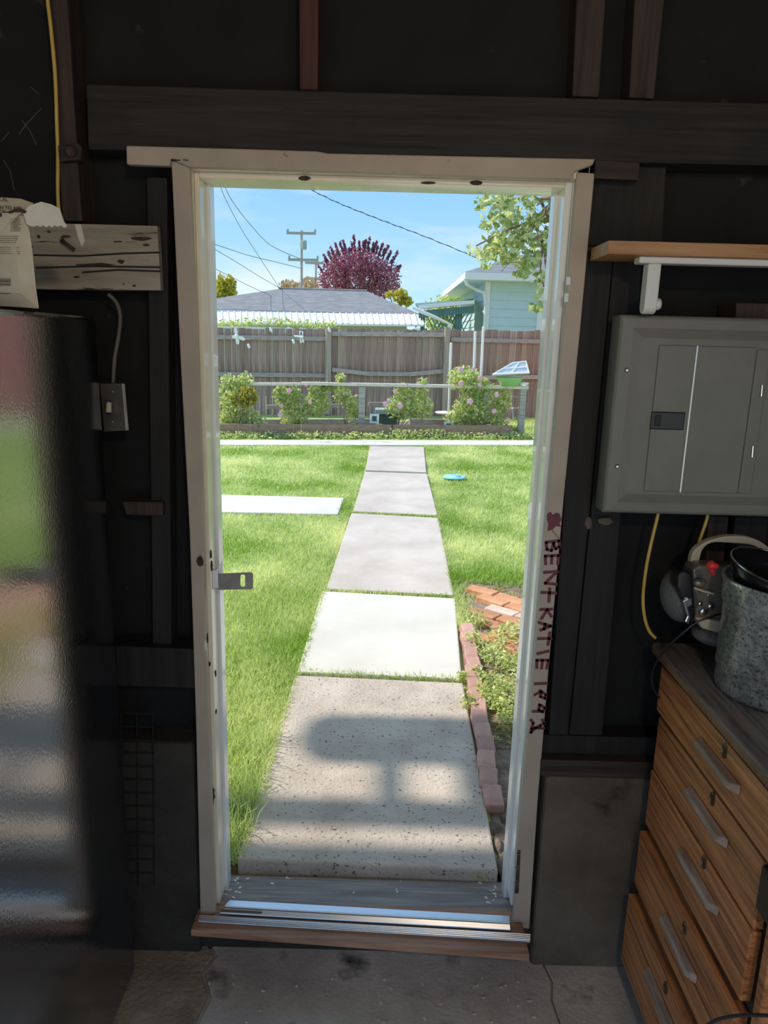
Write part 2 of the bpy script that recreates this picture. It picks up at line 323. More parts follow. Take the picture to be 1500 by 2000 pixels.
M['extwall'] = mat('cream_siding', (0.78, 0.72, 0.62), (0.84, 0.78, 0.68), 3, rough=0.7)
m_, t_, b_, o_ = newmat('fill_lamp_glass'); b_.inputs['Base Color'].default_value = (1, 0.9, 0.75, 1); b_.inputs['Emission Color'].default_value = (1.0, 0.80, 0.56, 1); b_.inputs['Emission Strength'].default_value = 6.0
M['bulb'] = m_  # glow of the added fill bulb

M['bedrail'] = woodm('pale_bed_rail', (0.62, 0.55, 0.46), (0.80, 0.73, 0.64), 'x', sc=2, bump=0.3)

M['foundblack'] = mat('dark_foundation', (0.022, 0.019, 0.016), (0.055, 0.047, 0.039), 4, detail=10, rough=0.95, bump=0.8, bscale=40, bdist=0.012)
M['plywood'] = woodm('plywood_lining', (0.46, 0.34, 0.22), (0.58, 0.45, 0.31), 'z')

# ================================================================== the garage shell
YC = 1.80                                  # face of the door casing
BACK = -1.15
fl = struct(MB().box(-2.6, 2.6, BACK - 0.1, 1.95, -0.12, -0.012).build('floor', M['floor']))
fl['label'] = 'grey cracked concrete garage floor'
# slabs of the floor, broken along two cracks
ca = [(-0.45, 1.95), (-0.50, 1.86), (-0.455, 1.80), (-0.478, 1.74), (-0.44, 1.66), (-0.455, 1.58), (-0.425, 1.5), (-0.44, 1.2), (-0.40, BACK)]
cb = [(0.505, 1.95), (0.50, 1.80), (0.512, 1.74), (0.498, 1.68), (0.505, 1.6), (0.49, 1.5), (0.50, BACK)]
g = 0.004
mid = [(x + g, y) for x, y in ca] + [(x - g * .6, y) for x, y in cb[::-1]]
lef = [(-2.6, BACK)] + [(x - g * 2, y) for x, y in ca[::-1]] + [(-2.6, 1.95)]
rig = [(2.6, 1.95)] + [(x + g * .6, y) for x, y in cb] + [(2.6, BACK)]
for poly, mt in ((mid, 'floor'), (lef, 'floorb'), (rig, 'floor')):
    MB().prism([(x, y, -0.012) for x, y in poly], (0, 0, 0.012)).build('concrete_slab', M[mt], fl, bevel=0.003)

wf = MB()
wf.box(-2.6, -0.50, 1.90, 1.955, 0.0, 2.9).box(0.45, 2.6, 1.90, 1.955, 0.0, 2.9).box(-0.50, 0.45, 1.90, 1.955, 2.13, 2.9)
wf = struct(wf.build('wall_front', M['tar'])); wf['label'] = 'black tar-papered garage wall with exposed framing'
def poly_board(name, pts, Y, depth, mt, parent=wf, bevel=0.003):
    return MB().prism([P(x, y, Y) for x, y in pts], (0, depth, 0)).build(name, M[mt], parent, bevel=bevel)
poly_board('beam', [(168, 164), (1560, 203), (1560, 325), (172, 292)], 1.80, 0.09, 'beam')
poly_board('stud', [(86, -60), (128, -60), (150, 283), (150, 290), (161, 432), (121, 432), (112, 283)], 1.815, 0.085, 'stud')
poly_board('stud', [(584, -40), (622, -40), (621, 176), (585, 175)], 1.83, 0.07, 'studred')
poly_board('stud', [(1128, -40), (1186, -40), (1170, 190), (1118, 188)], 1.83, 0.07, 'stud')
poly_board('stud', [(1242, -40), (1302, -40), (1278, 193), (1229, 191)], 1.83, 0.07, 'stud')
poly_board('stud', [(1155, 320), (1302, 324), (1294, 480), (1146, 480)], 1.84, 0.06, 'studdark')
poly_board('stud', [(1135, 480), (1200, 480), (1151, 1012), (1110, 1436), (1072, 1436)], 1.825, 0.075, 'studdark')
poly_board('stud', [(1201, 480), (1258, 480), (1213, 1012), (1177, 1437), (1112, 1436), (1153, 1012)], 1.835, 0.065, 'studdark')
poly_board('stud', [(1384, 1008), (1424, 1009), (1405, 1180), (1375, 1180)], 1.84, 0.06, 'stud')
poly_board('stud', [(1436, 1009), (1500, 1010), (1490, 1180), (1420, 1180)], 1.85, 0.05, 'studdark')
poly_board('stud', [(286, 345), (326, 347), (335, 1270), (298, 1270)], 1.84, 0.06, 'studdark')
poly_board('blocking', [(238, 980), (318, 981), (318, 1008), (246, 1006)], 1.82, 0.08, 'stud')
poly_board('blocking', [(225, 1262), (383, 1268), (385, 1345), (228, 1340)], 1.815, 0.085, 'studdark')
poly_board('blocking', [(1438, 591), (1560, 594), (1560, 640), (1437, 638)], 1.79, 0.10, 'stud')
poly_board('sill_plate', [(1058, 1436), (1560, 1448), (1560, 1492), (1056, 1480)], 1.835, 0.065, 'studdark')
poly_board('sill_plate', [(1057, 1484), (1560, 1498), (1560, 1532), (1056, 1516)], 1.80, 0.10, 'plate')
fb = MB()
x0 = P(1052, 1700, 1.795).x; zt = P(1057, 1516, 1.795).z
fb.box(x0, 2.6, 1.795, 1.96, -0.012, zt); fb.build('foundation_block', M['found'], wf, bevel=0.012)
MB().box(-2.6, P(386, 1700, 1.81).x, 1.81, 1.96, -0.012, P(340, 1452, 1.81).z).build('foundation_block', M['foundblack'], wf, bevel=0.012)
MB().box(-0.52, 0.47, 1.83, 1.95, -0.012, 0.112).build('foundation_block', M['foundblack'], wf, bevel=0.006)  # near-black colour stands in for the shade under the sill board

for pts in ([(38, 262), (52, 243), (80, 212)], [(45, 236), (58, 255), (72, 284)], [(8, 312), (20, 335), (30, 372)], [(60, 170), (78, 184)], [(4, 276), (18, 258)]):
    MB().tube([P(x + rnd.uniform(-2, 2), y, 1.899) for x, y in pts], .0008, 5).build('scratch', M['cable'], wf)
# side, rear and top of the garage; the wide vehicle door behind the camera stands open
struct(MB().box(-2.7, -2.6, BACK - 0.1, 1.955, 0, 2.9).build('wall_left', M['plywood']))
struct(MB().box(2.6, 2.7, BACK - 0.1, 1.955, 0, 2.9).build('wall_right', M['beam']))
wb = MB(); wb.box(-2.7, -2.3, BACK - 0.1, BACK, 0, 2.9).box(2.3, 2.7, BACK - 0.1, BACK, 0, 2.9).box(-2.3, 2.3, BACK - 0.1, BACK, 2.35, 2.9)
struct(wb.build('wall_back', M['beam']))
struct(MB().box(-2.9, 2.9, BACK - 0.4, 2.40, 2.9, 2.96).build('ceiling', M['beam']))
# eave outside the door, sloping from the ceiling height
ev = struct(MB().box(-2.9, 2.9, 1.955, 2.545, 2.62, 2.68).build('trim_9', M['whitetrim'])); ev['label'] = 'white boxed eave above the doorway outside'

# ================================================================== the doorway
zh = P(745, 338, 1.80).z                       # head of the rebate
tr1 = struct(MB().prism([P(*q, 1.788) for q in ((246, 284), (500, 291), (620, 295), (640, 299), (1163, 310), (1158, 322), (1122, 335), (1120, 350), (370, 326), (334, 311), (330, 324), (247, 321))], (0, 0.022, 0)).build('trim_1', M['casing'], bevel=0.003))
tr1['label'] = 'cream painted head casing above the doorway, left end overhanging'
MB().prism([P(*q, 1.795) for q in ((1163, 312), (1250, 317), (1248, 352), (1161, 348))], (0, 0.02, 0)).build('dark_end', M['plate'], tr1, bevel=0.002)
tr2 = struct(MB().prism([P(*q, 1.80) for q in ((334, 311), (370, 326), (384, 640), (398, 1040), (399, 1190), (401, 1245), (398, 1262), (404, 1300), (407, 1400), (418, 1700), (421, 1785), (391, 1788), (382, 1400), (370, 1040), (352, 700))], (0, 0.02, 0)).build('trim_2', M['casing'], bevel=0.003))
tr2['label'] = 'cream painted left casing of the doorway with latch'
tr3 = struct(MB().prism([P(*q, 1.80) for q in ((1127, 336), (1162, 338), (1134, 640), (1101, 980), (1060, 1440), (1051, 1560), (1035, 1800), (1034, 1815), (1000, 1810), (1004, 1780), (1018, 1560), (1031, 1440), (1071, 980), (1101, 640))], (0, 0.02, 0)).build('trim_3', M['casing'], bevel=0.003))
tr3['label'] = 'cream painted right casing of the doorway with red handwriting'
xl = P(370, 326, 1.80).x; xls = P(389, 348, 1.838).x; xlo = P(410, 372, 1.91).x
xr = P(1127, 345, 1.80).x; xrs = P(1104, 366, 1.838).x; xro = P(1083, 384, 1.91).x
zs = P(745, 357, 1.838).z; zo = P(745, 368, 1.91).z
zb = 0.142
dr = bpy.data.objects.new('door_1', None); col.objects.link(dr); dr.location = (0, 1.85, zb); WL['door_1'] = Vector((0, 1.85, zb)); struct(dr)
dr['label'] = 'open doorway frame with cream jambs and stops, its door gone'
MB().box(xl - 0.03, xl, 1.806, 1.955, zb - 0.02, zh + 0.03).build('jamb', M['jamb'], dr, bevel=0.003)
MB().box(xr, xr + 0.03, 1.806, 1.955, zb - 0.02, zh + 0.03).build('jamb', M['whitejamb'], dr, bevel=0.003)
MB().box(xl - 0.03, xr + 0.03, 1.806, 1.955, zh, zh + 0.03).build('head_jamb', M['jamb'], dr, bevel=0.003)
MB().box(xl, xls, 1.838, 1.905, zb, zh).build('stop', M['jamb'], dr, bevel=0.002)
MB().box(xrs, xr, 1.838, 1.905, zb + 0.02, zh).build('stop', M['whitejamb'], dr, bevel=0.002)
MB().box(xls, xrs, 1.838, 1.905, zs, zh).build('head_stop', M['jamb'], dr, bevel=0.002)
MB().box(xl, xlo, 1.905, 1.955, zb - 0.02, zh).build('outer_trim', M['whitejamb'], dr, bevel=0.002)
MB().box(xro, xr, 1.905, 1.955, zb - 0.02, zh).build('outer_trim', M['whitejamb'], dr, bevel=0.002)
MB().box(xlo, xro, 1.905, 1.955, zo, zh).build('outer_trim', M['whitejamb'], dr, bevel=0.002)
# worn hinge knuckles left in the right jamb
for ya, yb, xa in ((541, 557, 1108), (573, 590, 1104)):
    MB().tube([P(xa + 3, ya, 1.797), P(xa + 2, yb, 1.797)], 0.0055, 10).build('hinge_knuckle', M['whitejamb'], tr3)
MB().prism([P(*q, 1.7985) for q in ((1011, 1660), (1017, 1662), (1013, 1745), (1005, 1745))], (0, 0.0015, 0)).build('rust_stain', M['rust'], tr3)
for xa, ya in ((1013, 1666), (1010, 1694), (1009, 1723)):
    c = P(xa, ya, 1.797)
    MB().tube([c + Vector((0.0048 * math.cos(a), 0, 0.0048 * math.sin(a))) for a in [k * math.pi / 8 for k in range(17)]], 0.0012, 6, False).build('screw_ring', M['dullmetal'], tr3)
# dark bare spots where paint has gone from the head
for xa, xb, ya, yb in ((582, 608, 343, 353), (820, 852, 354, 360), (916, 944, 352, 362)):
    n = 9
    MB().prism([P((xa + xb) / 2 + (xb - xa) / 2 * math.cos(2 * math.pi * k / n) * rnd.uniform(.8, 1.05), (ya + yb) / 2 + (yb - ya) / 2 * math.sin(2 * math.pi * k / n), 1.8372) for k in range(n)], (0, 0.001, 0)).build('bare_patch', M['rust'], dr)
for pts in (((334, 310), (352, 312), (352, 314), (334, 315)), ((358, 311), (368, 312), (368, 314), (357, 313))):
    MB().prism([P(*q, 1.7872) for q in pts], (0, 0.001, 0)).build('open_joint', M['black'], tr1)
for (x, y, a, b) in ((391, 1096, 8, 12), (412, 1083, 3, 10), (413, 1105, 3, 13), (421, 1315, 2.5, 8), (422, 1390, 2, 6), (405, 1247, 2.5, 14), (409, 1297, 3, 6)):
    n = 8; Yp = 1.7988 if x < 408 else 1.8372
    MB().prism([P(x + a * math.cos(2 * math.pi * k / n) * rnd.uniform(.6, 1.1), y + b * math.sin(2 * math.pi * k / n) * rnd.uniform(.7, 1.05), Yp) for k in range(n)], (0, 0.001, 0)).build('bare_patch', M['rust'], tr2)

# handwriting on the right casing: heart, BEN + KATIE 1992, running downward (strokes measured in a 391 x 2000 close-up)
def zp(x, y): return P(1030 + x * 0.2302, 980 + y * 0.23, 1.7995)
LET = {
 'heart': None,
 'letter_b': [[(158, 345), (268, 330)], [(268, 330), (272, 385), (240, 400), (222, 350)], [(222, 350), (205, 415), (165, 405), (158, 345)]],
 'letter_e': [[(150, 460), (265, 455)], [(265, 455), (258, 530)], [(208, 460), (204, 525)], [(152, 460), (155, 530)]],
 'letter_n': [[(140, 600), (255, 592)], [(255, 592), (150, 692)], [(150, 692), (248, 700)]],
 'plus_sign': [[(120, 770), (243, 775)], [(190, 735), (182, 848)]],
 'letter_k': [[(108, 915), (210, 912)], [(165, 915), (205, 975)], [(165, 920), (118, 995)]],
 'letter_a': [[(95, 1025), (200, 1055)], [(200, 1055), (110, 1090)], [(150, 1035), (140, 1085)]],
 'letter_t': [[(90, 1162), (203, 1160)], [(190, 1110), (175, 1215)]],
 'letter_i': [[(85, 1290), (178, 1268)]],
 'letter_e.': [[(78, 1345), (178, 1345)], [(178, 1345), (165, 1415)], [(128, 1345), (120, 1415)], [(80, 1345), (80, 1410)]],
 'digit_one': [[(62, 1545), (168, 1542)]],
 'digit_nine': [[(105, 1600), (158, 1640), (150, 1670), (110, 1655), (118, 1610)], [(118, 1610), (60, 1640)]],
 'digit_nine.': [[(100, 1720), (150, 1750), (130, 1785), (95, 1765), (105, 1725)], [(125, 1780), (45, 1780)]],
 'digit_two': [[(125, 1850), (145, 1880), (110, 1900), (60, 1925), (30, 1960)], [(30, 1850), (50, 1880), (35, 1925), (30, 1960)], [(62, 1918), (140, 1925)]],
}
for nm, st in LET.items():
    mb = MB()
    if st is None:
        mb.prism([zp(x, y) for x, y in ((165, 105), (195, 85), (215, 110), (240, 95), (270, 100), (292, 150), (270, 185), (290, 215), (245, 205), (215, 235), (170, 250), (178, 190), (165, 150))], (0, -0.0008, 0))
        mb.stroke([zp(210, 240), zp(268, 312)], 0.0016, (0, -0.0007, 0))
    else:
        for s_ in st: mb.stroke([zp(*q) for q in s_], 0.0078, (0, -0.0008, 0))
    mb.build(nm.rstrip('.'), M['redpaint'], tr3)

# threshold and sills
def strip(name, L0, L1, z0, z1, L2=None, z2=None, mt='alu', parent=None, thick=0.012):
    a0, a1 = PZ(*L0[0], z0), PZ(*L0[1], z0); b0, b1 = PZ(*L1[0], z1), PZ(*L1[1], z1)
    d = Vector((0, 0, -thick))
    return MB().hexa([b0 + d, b1 + d, a1 + d, a0 + d], [b0, b1, a1, a0]).build(name, M[mt], parent, bevel=0.002)
th = thing('threshold', (0, 1.84, 0.14), 'worn aluminium threshold strip across the doorway sill', 'threshold')
strip('top_plate', ((448, 1757), (996, 1788)), ((437, 1770), (997, 1802)), 0.163, 0.165, parent=th)
strip('front_slope', ((437, 1772), (997, 1804)), ((427, 1784), (998, 1817)), 0.162, 0.150, parent=th, thick=0.006)
e = strip('ribbed_lip', ((390, 1786), (1036, 1823)), ((386, 1799), (1036, 1838)), 0.150, 0.148, parent=th, thick=0.009)
for k in range(4):
    t0 = 0.15 + 0.23 * k
    q0 = PZ(390 + (386 - 390) * t0, 1786 + 13 * t0, 0.1495); q1 = PZ(1036, 1823 + 15 * t0, 0.1495)
    MB().tube([q0, q1], 0.0013, 6).build('rib', M['alu'], e)
lb = MB().prism([PZ(432, 1776, 0.1625), PZ(512, 1781, 0.1625), PZ(510, 1785, 0.158), PZ(430, 1781, 0.158)], (0, 0, 0.0006)).build('sticker', M['inkthin'], th)
lb['label'] = 'worn printed sticker'
sb = MB(); a0, a1 = PZ(372, 1817, 0.14), PZ(1035, 1866, 0.14)
sb.hexa([a0 + Vector((0, 0, -.02)), a1 + Vector((0, 0, -.02)), Vector((a1.x, 1.85, .12)), Vector((a0.x, 1.85, .12))], [a0, a1, Vector((a1.x, 1.85, .14)), Vector((a0.x, 1.85, .14))])
tag(sb.build('sill_board', M['sillbrown'], bevel=0.003), 'brown wooden board under the threshold, projecting over the garage floor', 'sill')
ob = MB(); ob.box(-0.485, 0.44, 1.84, 1.972, 0.112, 0.131)
tag(ob.build('outer_sill', M['sillwood'], bevel=0.004), 'weathered grey wooden sill between threshold and concrete path', 'sill')
# cream siding on the outside of the wall
sdg = MB(); 
for xa_, xb_, za_, zb_ in ((-2.7, xl - .03, .1, 2.62), (xr + .03, 2.7, .1, 2.62), (xl - .03, xr + .03, zh + .03, 2.62)): sdg.box(xa_, xb_, 1.9552, 1.985, za_, zb_)
sdg.build('exterior_siding', M['extwall'], wf)
# invented bulb behind the camera, added to brighten and warm the interior
lp = thing('added_fill_lamp', (0.35, -0.55, 2.40), 'added warm fill bulb inside the garage, behind the camera', 'fill lamp')
MB().lathe([(.05, .5), (.05, .46), (.02, .45), (.012, .44), (.012, .16), (.022, .15), (.024, .09), (.018, .085)], (0.35, -0.55, 2.40), 20).build('holder', M['blackplastic'], lp, smooth=True)
MB().lathe([(.002, .0), (.018, .004), (.03, .02), (.033, .04), (.027, .06), (.016, .08), (.014, .09)], (0.35, -0.55, 2.40), 20).build('bulb', M['bulb'], lp, smooth=True)
ll = bpy.data.lights.new('added_fill_light', 'POINT'); ll.energy = 27; ll.color = (1.0, 0.78, 0.54); ll.shadow_soft_size = 0.05
lo = bpy.data.objects.new('added_fill_light', ll); col.objects.link(lo); lo.location = (0.35, -0.55, 2.33)
# flakes of paint on the sill and a few chips on the floor
pf = MB()
for k in range(70):
    if k < 44:
        sx = rnd.choice((-0.44, -0.42, 0.36, 0.38, rnd.uniform(-.42, .38))); c = Vector((sx + rnd.gauss(0, .02), rnd.uniform(1.87, 1.965), 0.132))
    else: c = Vector((rnd.uniform(-.5, .6), rnd.uniform(1.45, 1.75), 0.001))
    s_ = rnd.uniform(.002, .006); pf.cbox(c, (s_ * 2, s_, .0012), rotz(rnd.uniform(0, 3)))
tag(pf.build('paint_flakes', M['jamb']), 'pale flakes of peeled paint on the sill and floor', 'paint flakes', kind='stuff')
pb = MB()
for k in range(26): pb.ell((rnd.uniform(.25, .45) if k % 2 else rnd.uniform(-.3, .6), rnd.uniform(1.5, 1.74), 0.003), (rnd.uniform(.003, .008), rnd.uniform(.003, .007), .003), n=7, mrow=4)
tag(pb.build('floor_grit', M['floor']), 'loose grit and concrete crumbs on the garage floor', 'grit', kind='stuff')

# latch plate on the left jamb
lt = thing('door_latch', P(425, 1151, 1.832), 'dark metal strap latch with a slotted end on the left jamb', 'latch')
pl = bmesh.new(); 
outer = [(424, 1121), (490, 1118), (494, 1121), (494, 1148), (491, 1151), (428, 1152), (424, 1149)]
slot = [(474 + 5 * math.cos(a), (1127 if math.sin(a) < 0 else 1142) + 5 * math.sin(a)) for a in [k * math.pi / 6 for k in range(12)]]
vo = [pl.verts.new(P(*q, 1.830) - WL[lt.name]) for q in outer]; vi = [pl.verts.new(P(*q, 1.830) - WL[lt.name]) for q in slot]
ed = [pl.edges.new((vo[i], vo[(i + 1) % len(vo)])) for i in range(len(vo))] + [pl.edges.new((vi[i], vi[(i + 1) % len(vi)])) for i in range(len(vi))]
bmesh.ops.triangle_fill(pl, use_beauty=True, edges=ed)
ex = bmesh.ops.extrude_face_region(pl, geom=pl.faces[:]); bmesh.ops.translate(pl, vec=(0, 0.003, 0), verts=[v for v in ex['geom'] if isinstance(v, bmesh.types.BMVert)])
bmesh.ops.recalc_face_normals(pl, faces=pl.faces)
me = bpy.data.meshes.new('strap'); pl.to_mesh(me); pl.free(); link('strap', me, M['dullmetal'], lt)
MB().prism([P(*q, 1.826) for q in ((413, 1113), (426, 1112), (427, 1150), (414, 1150))], (0, 0.012, 0)).build('mounting_plate', M['alu'], lt, bevel=0.002)
MB().prism([P(*q, 1.835) for q in ((424, 1112), (432, 1097), (434, 1096), (435, 1119), (426, 1119))], (0, 0.004, 0)).build('bent_tab', M['alu'], lt)

# ================================================================== left side of the room
fr = thing('refrigerator', (-1.04, 1.33, 0.0), 'tall black refrigerator with pebbled side, at the left of the doorway', 'refrigerator')
MB().box(-1.42, -0.66, 1.0, 1.715, 0.03, 1.795).build('cabinet', M['fridge'], fr, bevel=0.010, seg=3)
MB().box(-1.40, -0.68, 1.02, 1.70, 0.0, 0.035).build('base', M['black'], fr)
MB().box(-1.42, -0.665, 0.93, 0.992, 0.06, 1.795).build('door', M['fridge'], fr, bevel=0.02, seg=3)
# peeling plank nailed across the framing
pk = MB(); pk.prism([P(*q, 1.798) for q in ((-20, 434), (160, 437), (307, 441), (314, 567), (140, 566), (-20, 563))], (0, 0.025, 0))
pk = tag(pk.build('weathered_plank', M['plank'], bevel=0.002), 'short horizontal plank with peeling white paint nailed to the wall above the refrigerator', 'plank')
MB().tube([P(121, 470, 1.785), P(126, 474, 1.78), P(146, 489, 1.79)], [0.006, 0.0045, 0.0045], 8).build('bolt', M['rust'], pk)
MB().prism([P(*q, 1.7965) for q in ((146, 438), (158, 438), (165, 470), (160, 482), (152, 462))], (0, 0.002, 0)).build('chip', M['jamb'], pk)
for pts in ([(65, 498), (160, 500), (240, 495), (312, 493)], [(70, 523), (180, 520), (250, 521), (313, 522)], [(160, 532), (230, 527), (313, 530)]):
    mb = MB()
    for a, b in zip(pts[:-1], pts[1:]):
        mb.prism([P(a[0], a[1] - 1.8, 1.7968), P(b[0], b[1] - 1.8, 1.7968), P(b[0], b[1] + 1.8, 1.7968), P(a[0], a[1] + 1.8, 1.7968)], (0, 0.0015, 0))
    mb.build('split', M['black'], pk)
for (x, y, a, b) in ((230, 472, 10, 2), (275, 466, 22, 6), (285, 478, 8, 3), (190, 517, 42, 4), (236, 511, 8, 5), (75, 462, 4, 4), (95, 452, 5, 3), (128, 462, 12, 4), (62, 482, 3, 3), (150, 541, 7, 3), (241, 555, 2, 2), (262, 558, 4, 3)):
    MB().prism([P(x + a * math.cos(.7 * k) * rnd.uniform(.6, 1.1), y + b * math.sin(.7 * k) * rnd.uniform(.6, 1.1), 1.7972) for k in range(9)], (0, .0012, 0)).build('bare_patch', M['rust'], pk)
# yellow cable running down the leaning stud, with its clamp
tag(MB().tube(spline([P(*q, 1.805) for q in ((88, -60), (93, 0), (100, 60), (108, 150), (111, 240), (113, 300), (113, 380), (117, 420), (128, 445))]), 0.0042, 8).build('electrical_cable', M['yellow']), 'yellow cable running down the leaning stud behind the paper bag', 'cable')
cl = thing('cable_clamp', P(139, 318, 1.80), 'dark square clamp with a round bolt on the leaning stud', 'clamp')
MB().prism([P(*q, 1.792) for q in ((112, 284), (152, 278), (160, 290), (157, 312), (116, 316))], (0, 0.02, 0)).build('block', M['plate'], cl, bevel=0.003)
MB().lathe([(0.013, 0), (0.013, .006), (0.009, .012), (.002, .013)], P(139, 296, 1.792), 14, Matrix.Rotation(math.pi / 2, 3, 'X')).build('bolt_head', M['rust'], cl)
# light switch with the cable feeding it
sw = thing('light_switch', P(222, 843, 1.80), 'dark metal light switch plate with ivory toggle on the left framing', 'switch')
q0, q1, q2, q3 = P(195, 749, 1.785), P(238, 749, 1.76), P(246, 841, 1.76), P(203, 843, 1.785)
MB().prism([q0, q1, q2, q3], (0.006, 0.004, 0)).build('plate', M['dullmetal'], sw, bevel=0.001)
MB().prism([q0 + Vector((.010, .008, -.006)), q1 + Vector((-.014, .008, -.006)), q2 + Vector((-.014, .008, .006)), q3 + Vector((.010, .008, .006))], (-0.008, 0.05, 0)).build('box', M['dullmetal'], sw)
MB().prism([P(*q, 1.768) for q in ((211, 786), (219, 786), (219, 806), (209, 806))], (0.001, -0.012, 0.002)).build('toggle', M['cream'], sw, bevel=0.002)
for yy in (765, 824): MB().ell(P(220, yy, 1.770), (.003, .003, .003), n=8, mrow=6).build('screw', M['dullmetal'], sw)
tag(MB().tube(spline([P(*q, 1.80) for q in ((212, 575), (228, 592), (235, 620), (231, 660), (224, 700), (221, 748))]), 0.0045, 8).build('switch_cable', M['cable']), 'grey old cable dropping to the light switch', 'cable')
# wire mesh panel leaning on the left foundation
wm = thing('wire_mesh_panel', P(268, 1730, 1.805), 'thin dark wire mesh panel against the left foundation', 'wire mesh')
for k in range(3):
    xx = 236 + 31 * k
    MB().tube([P(xx, 1390, 1.804), P(xx + 3, 1730, 1.804)], 0.0018, 6).build('wire', M['black'], wm)
for k in range(13):
    yy = 1392 + 26 * k
    MB().tube([P(234, yy, 1.802), P(301, yy + 2, 1.802)], 0.0018, 6).build('wire', M['black'], wm)

# paper bag on the refrigerator
bx0, by0, bz0 = -0.86, 1.36, 1.796
bag = thing('paper_bag', (bx0, by0, bz0), 'crumpled white and tan printed paper bag standing on the refrigerator', 'bag')
YB = 1.40
def bg_(px, py): return P(px, py, YB)
edge = [(76, 602), (70, 560), (66, 520), (62, 480), (57, 450), (50, 425), (45, 415), (52, 404), (66, 398)]
topl = [(40, 388), (0, 385), (-60, 382), (-120, 384)]
fr_pts = [bg_(-130, 590)] + [bg_(*q) for q in edge[:7]] + [bg_(46, 405), bg_(66, 397)] + [bg_(*q) for q in topl]
for q in fr_pts:
    pass
mb = MB(); cen = bg_(-20, 500) + Vector((0, -0.013, 0)); n = len(fr_pts)
ring2 = [cen + (p - cen) * 0.72 + Vector((0, -0.012 - 0.001 * math.sin(i * 2.1), 0)) for i, p in enumerate(fr_pts)]
bk = [p + Vector((-0.055 if p.x > bg_(-60, 500).x else 0, 0.10 if p.z < 1.86 else 0.05 - 0.25 * max(0, p.z - 1.9), 0)) for p in fr_pts]
mb.add(fr_pts + ring2 + [cen] + bk,
       [(i, (i + 1) % n, n + (i + 1) % n, n + i) for i in range(n)] + [(n + i, n + (i + 1) % n, 2 * n) for i in range(n)]
       + [((i + 1) % n, i, 2 * n + 1 + i, 2 * n + 1 + (i + 1) % n) for i in range(n)] + [tuple(2 * n + 1 + i for i in range(n))])
bo = mb.build('body', M['bag'], bag)
zs_ = [(45, 415), (56, 402), (80, 394), (100, 399), (116, 407), (124, 432), (131, 441)]
zig = [(126, 445), (119, 440), (112, 443), (107, 440), (101, 444), (96, 440), (90, 444), (84, 440), (78, 443), (72, 440), (66, 443), (58, 441), (52, 437)]
MB().prism([P(x, y, 1.385 + 0.0004 * (x - 45)) for x, y in zs_ + zig], (0, 0.003, 0)).build('folded_flap', M['bagin'], bag)
def bprint(pts, nm, mt='ink'): return MB().prism([P(x, y, YB - 0.0158) for x, y in pts], (0, 0.0010, 0)).build(nm, M[mt], bag)
wave_t = [(-60, 415), (-20, 417), (0, 416), (15, 413), (30, 408), (42, 407), (52, 412)]; wave_b = [(48, 417), (38, 414), (28, 414), (15, 420), (0, 424), (-20, 424), (-60, 422)]
bprint(wave_t + wave_b, 'wavy_band')
def btext(s_, x, y, h, mt, nm):
    cu = bpy.data.curves.new(nm, 'FONT'); cu.body = s_; cu.size = h; cu.extrude = 0.0004; cu.materials.append(M[mt])
    o = bpy.data.objects.new(nm, cu); col.objects.link(o); bpy.context.view_layer.update()
    mt_ = bpy.data.meshes.new_from_object(o.evaluated_get(bpy.context.evaluated_depsgraph_get())); bpy.data.objects.remove(o)
    o = bpy.data.objects.new(nm, mt_); col.objects.link(o); L = P(x, y, YB - 0.0158); o.parent = bag; o.location = L - WL[bag.name]
    o.rotation_euler = (math.pi / 2, math.radians(2), 0); WL[o.name] = L; return o
btext('CAL', -2, 392, 0.0085, 'ink', 'printed_word')
btext('H TO APP', 0, 408, 0.0085, 'ink', 'printed_word')
btext('ICAL', -2, 414, 0.006, 'ink', 'printed_word')
for blk, (xa, xb, ya, nl, st_) in enumerate(((20, 42, 426, 9, 3.0), (-10, 38, 461, 4, 4), (-10, 40, 483, 4, 4))):
    mb = MB()
    for k in range(nl):
        y = ya + st_ * k; xe = xb - rnd.uniform(0, 5)
        x = xa
        while x < xe - 2:
            wl = rnd.uniform(2, 6); mb.prism([P(*q, YB - 0.0158) for q in ((x, y), (min(x + wl, xe), y + .2), (min(x + wl, xe), y + 1.2), (x, y + 1))], (0, 0.001, 0)); x += wl + 1
    o = mb.build('small_print', M['inkthin'], bag); o['kind'] = 'stuff'
mb = MB()
for k in range(14): mb.prism([P(*q, YB - 0.0158) for q in ((-8, 543 + k * 2.2), (21, 544 + k * 2.2), (21, 545.1 + k * 2.2 + (k % 3) * .4), (-8, 544.1 + k * 2.2 + (k % 3) * .4))], (0, 0.001, 0))
mb.build('barcode', M['inkthin'], bag)['kind'] = 'stuff'

# ================================================================== right side of the room
sh = MB(); xL = 0.462
sh.box(xL, 1.30, 1.66, 1.80, 1.951, 1.979)
tag(sh.build('wall_shelf', M['pine'], bevel=0.002), 'orange-brown pine shelf board on the wall above the electrical panel', 'shelf')
th_ = thing('towel_holder', P(1268, 615, 1.70), 'white plastic paper towel holder screwed under the pine shelf', 'towel holder')
a = P(1246, 497, 1.69); b = P(1246, 513, 1.69)
MB().box(a.x, 1.25, 1.675, 1.715, b.z - 0.002, 1.951).build('base_bar', M['white'], th_, bevel=0.004, seg=3)
arm = MB(); xa0, xa1 = P(1256, 560, 1.70).x, P(1281, 560, 1.70).x; zt_, zb_ = b.z - 0.002, P(1268, 614, 1.70).z
prof = [(1.677, zt_), (1.713, zt_), (1.713, zb_ + .018)] + [(1.695 + .018 * math.cos(-k * math.pi / 8), zb_ + .018 + .018 * math.sin(-k * math.pi / 8)) for k in range(1, 8)] + [(1.677, zb_ + .018)]
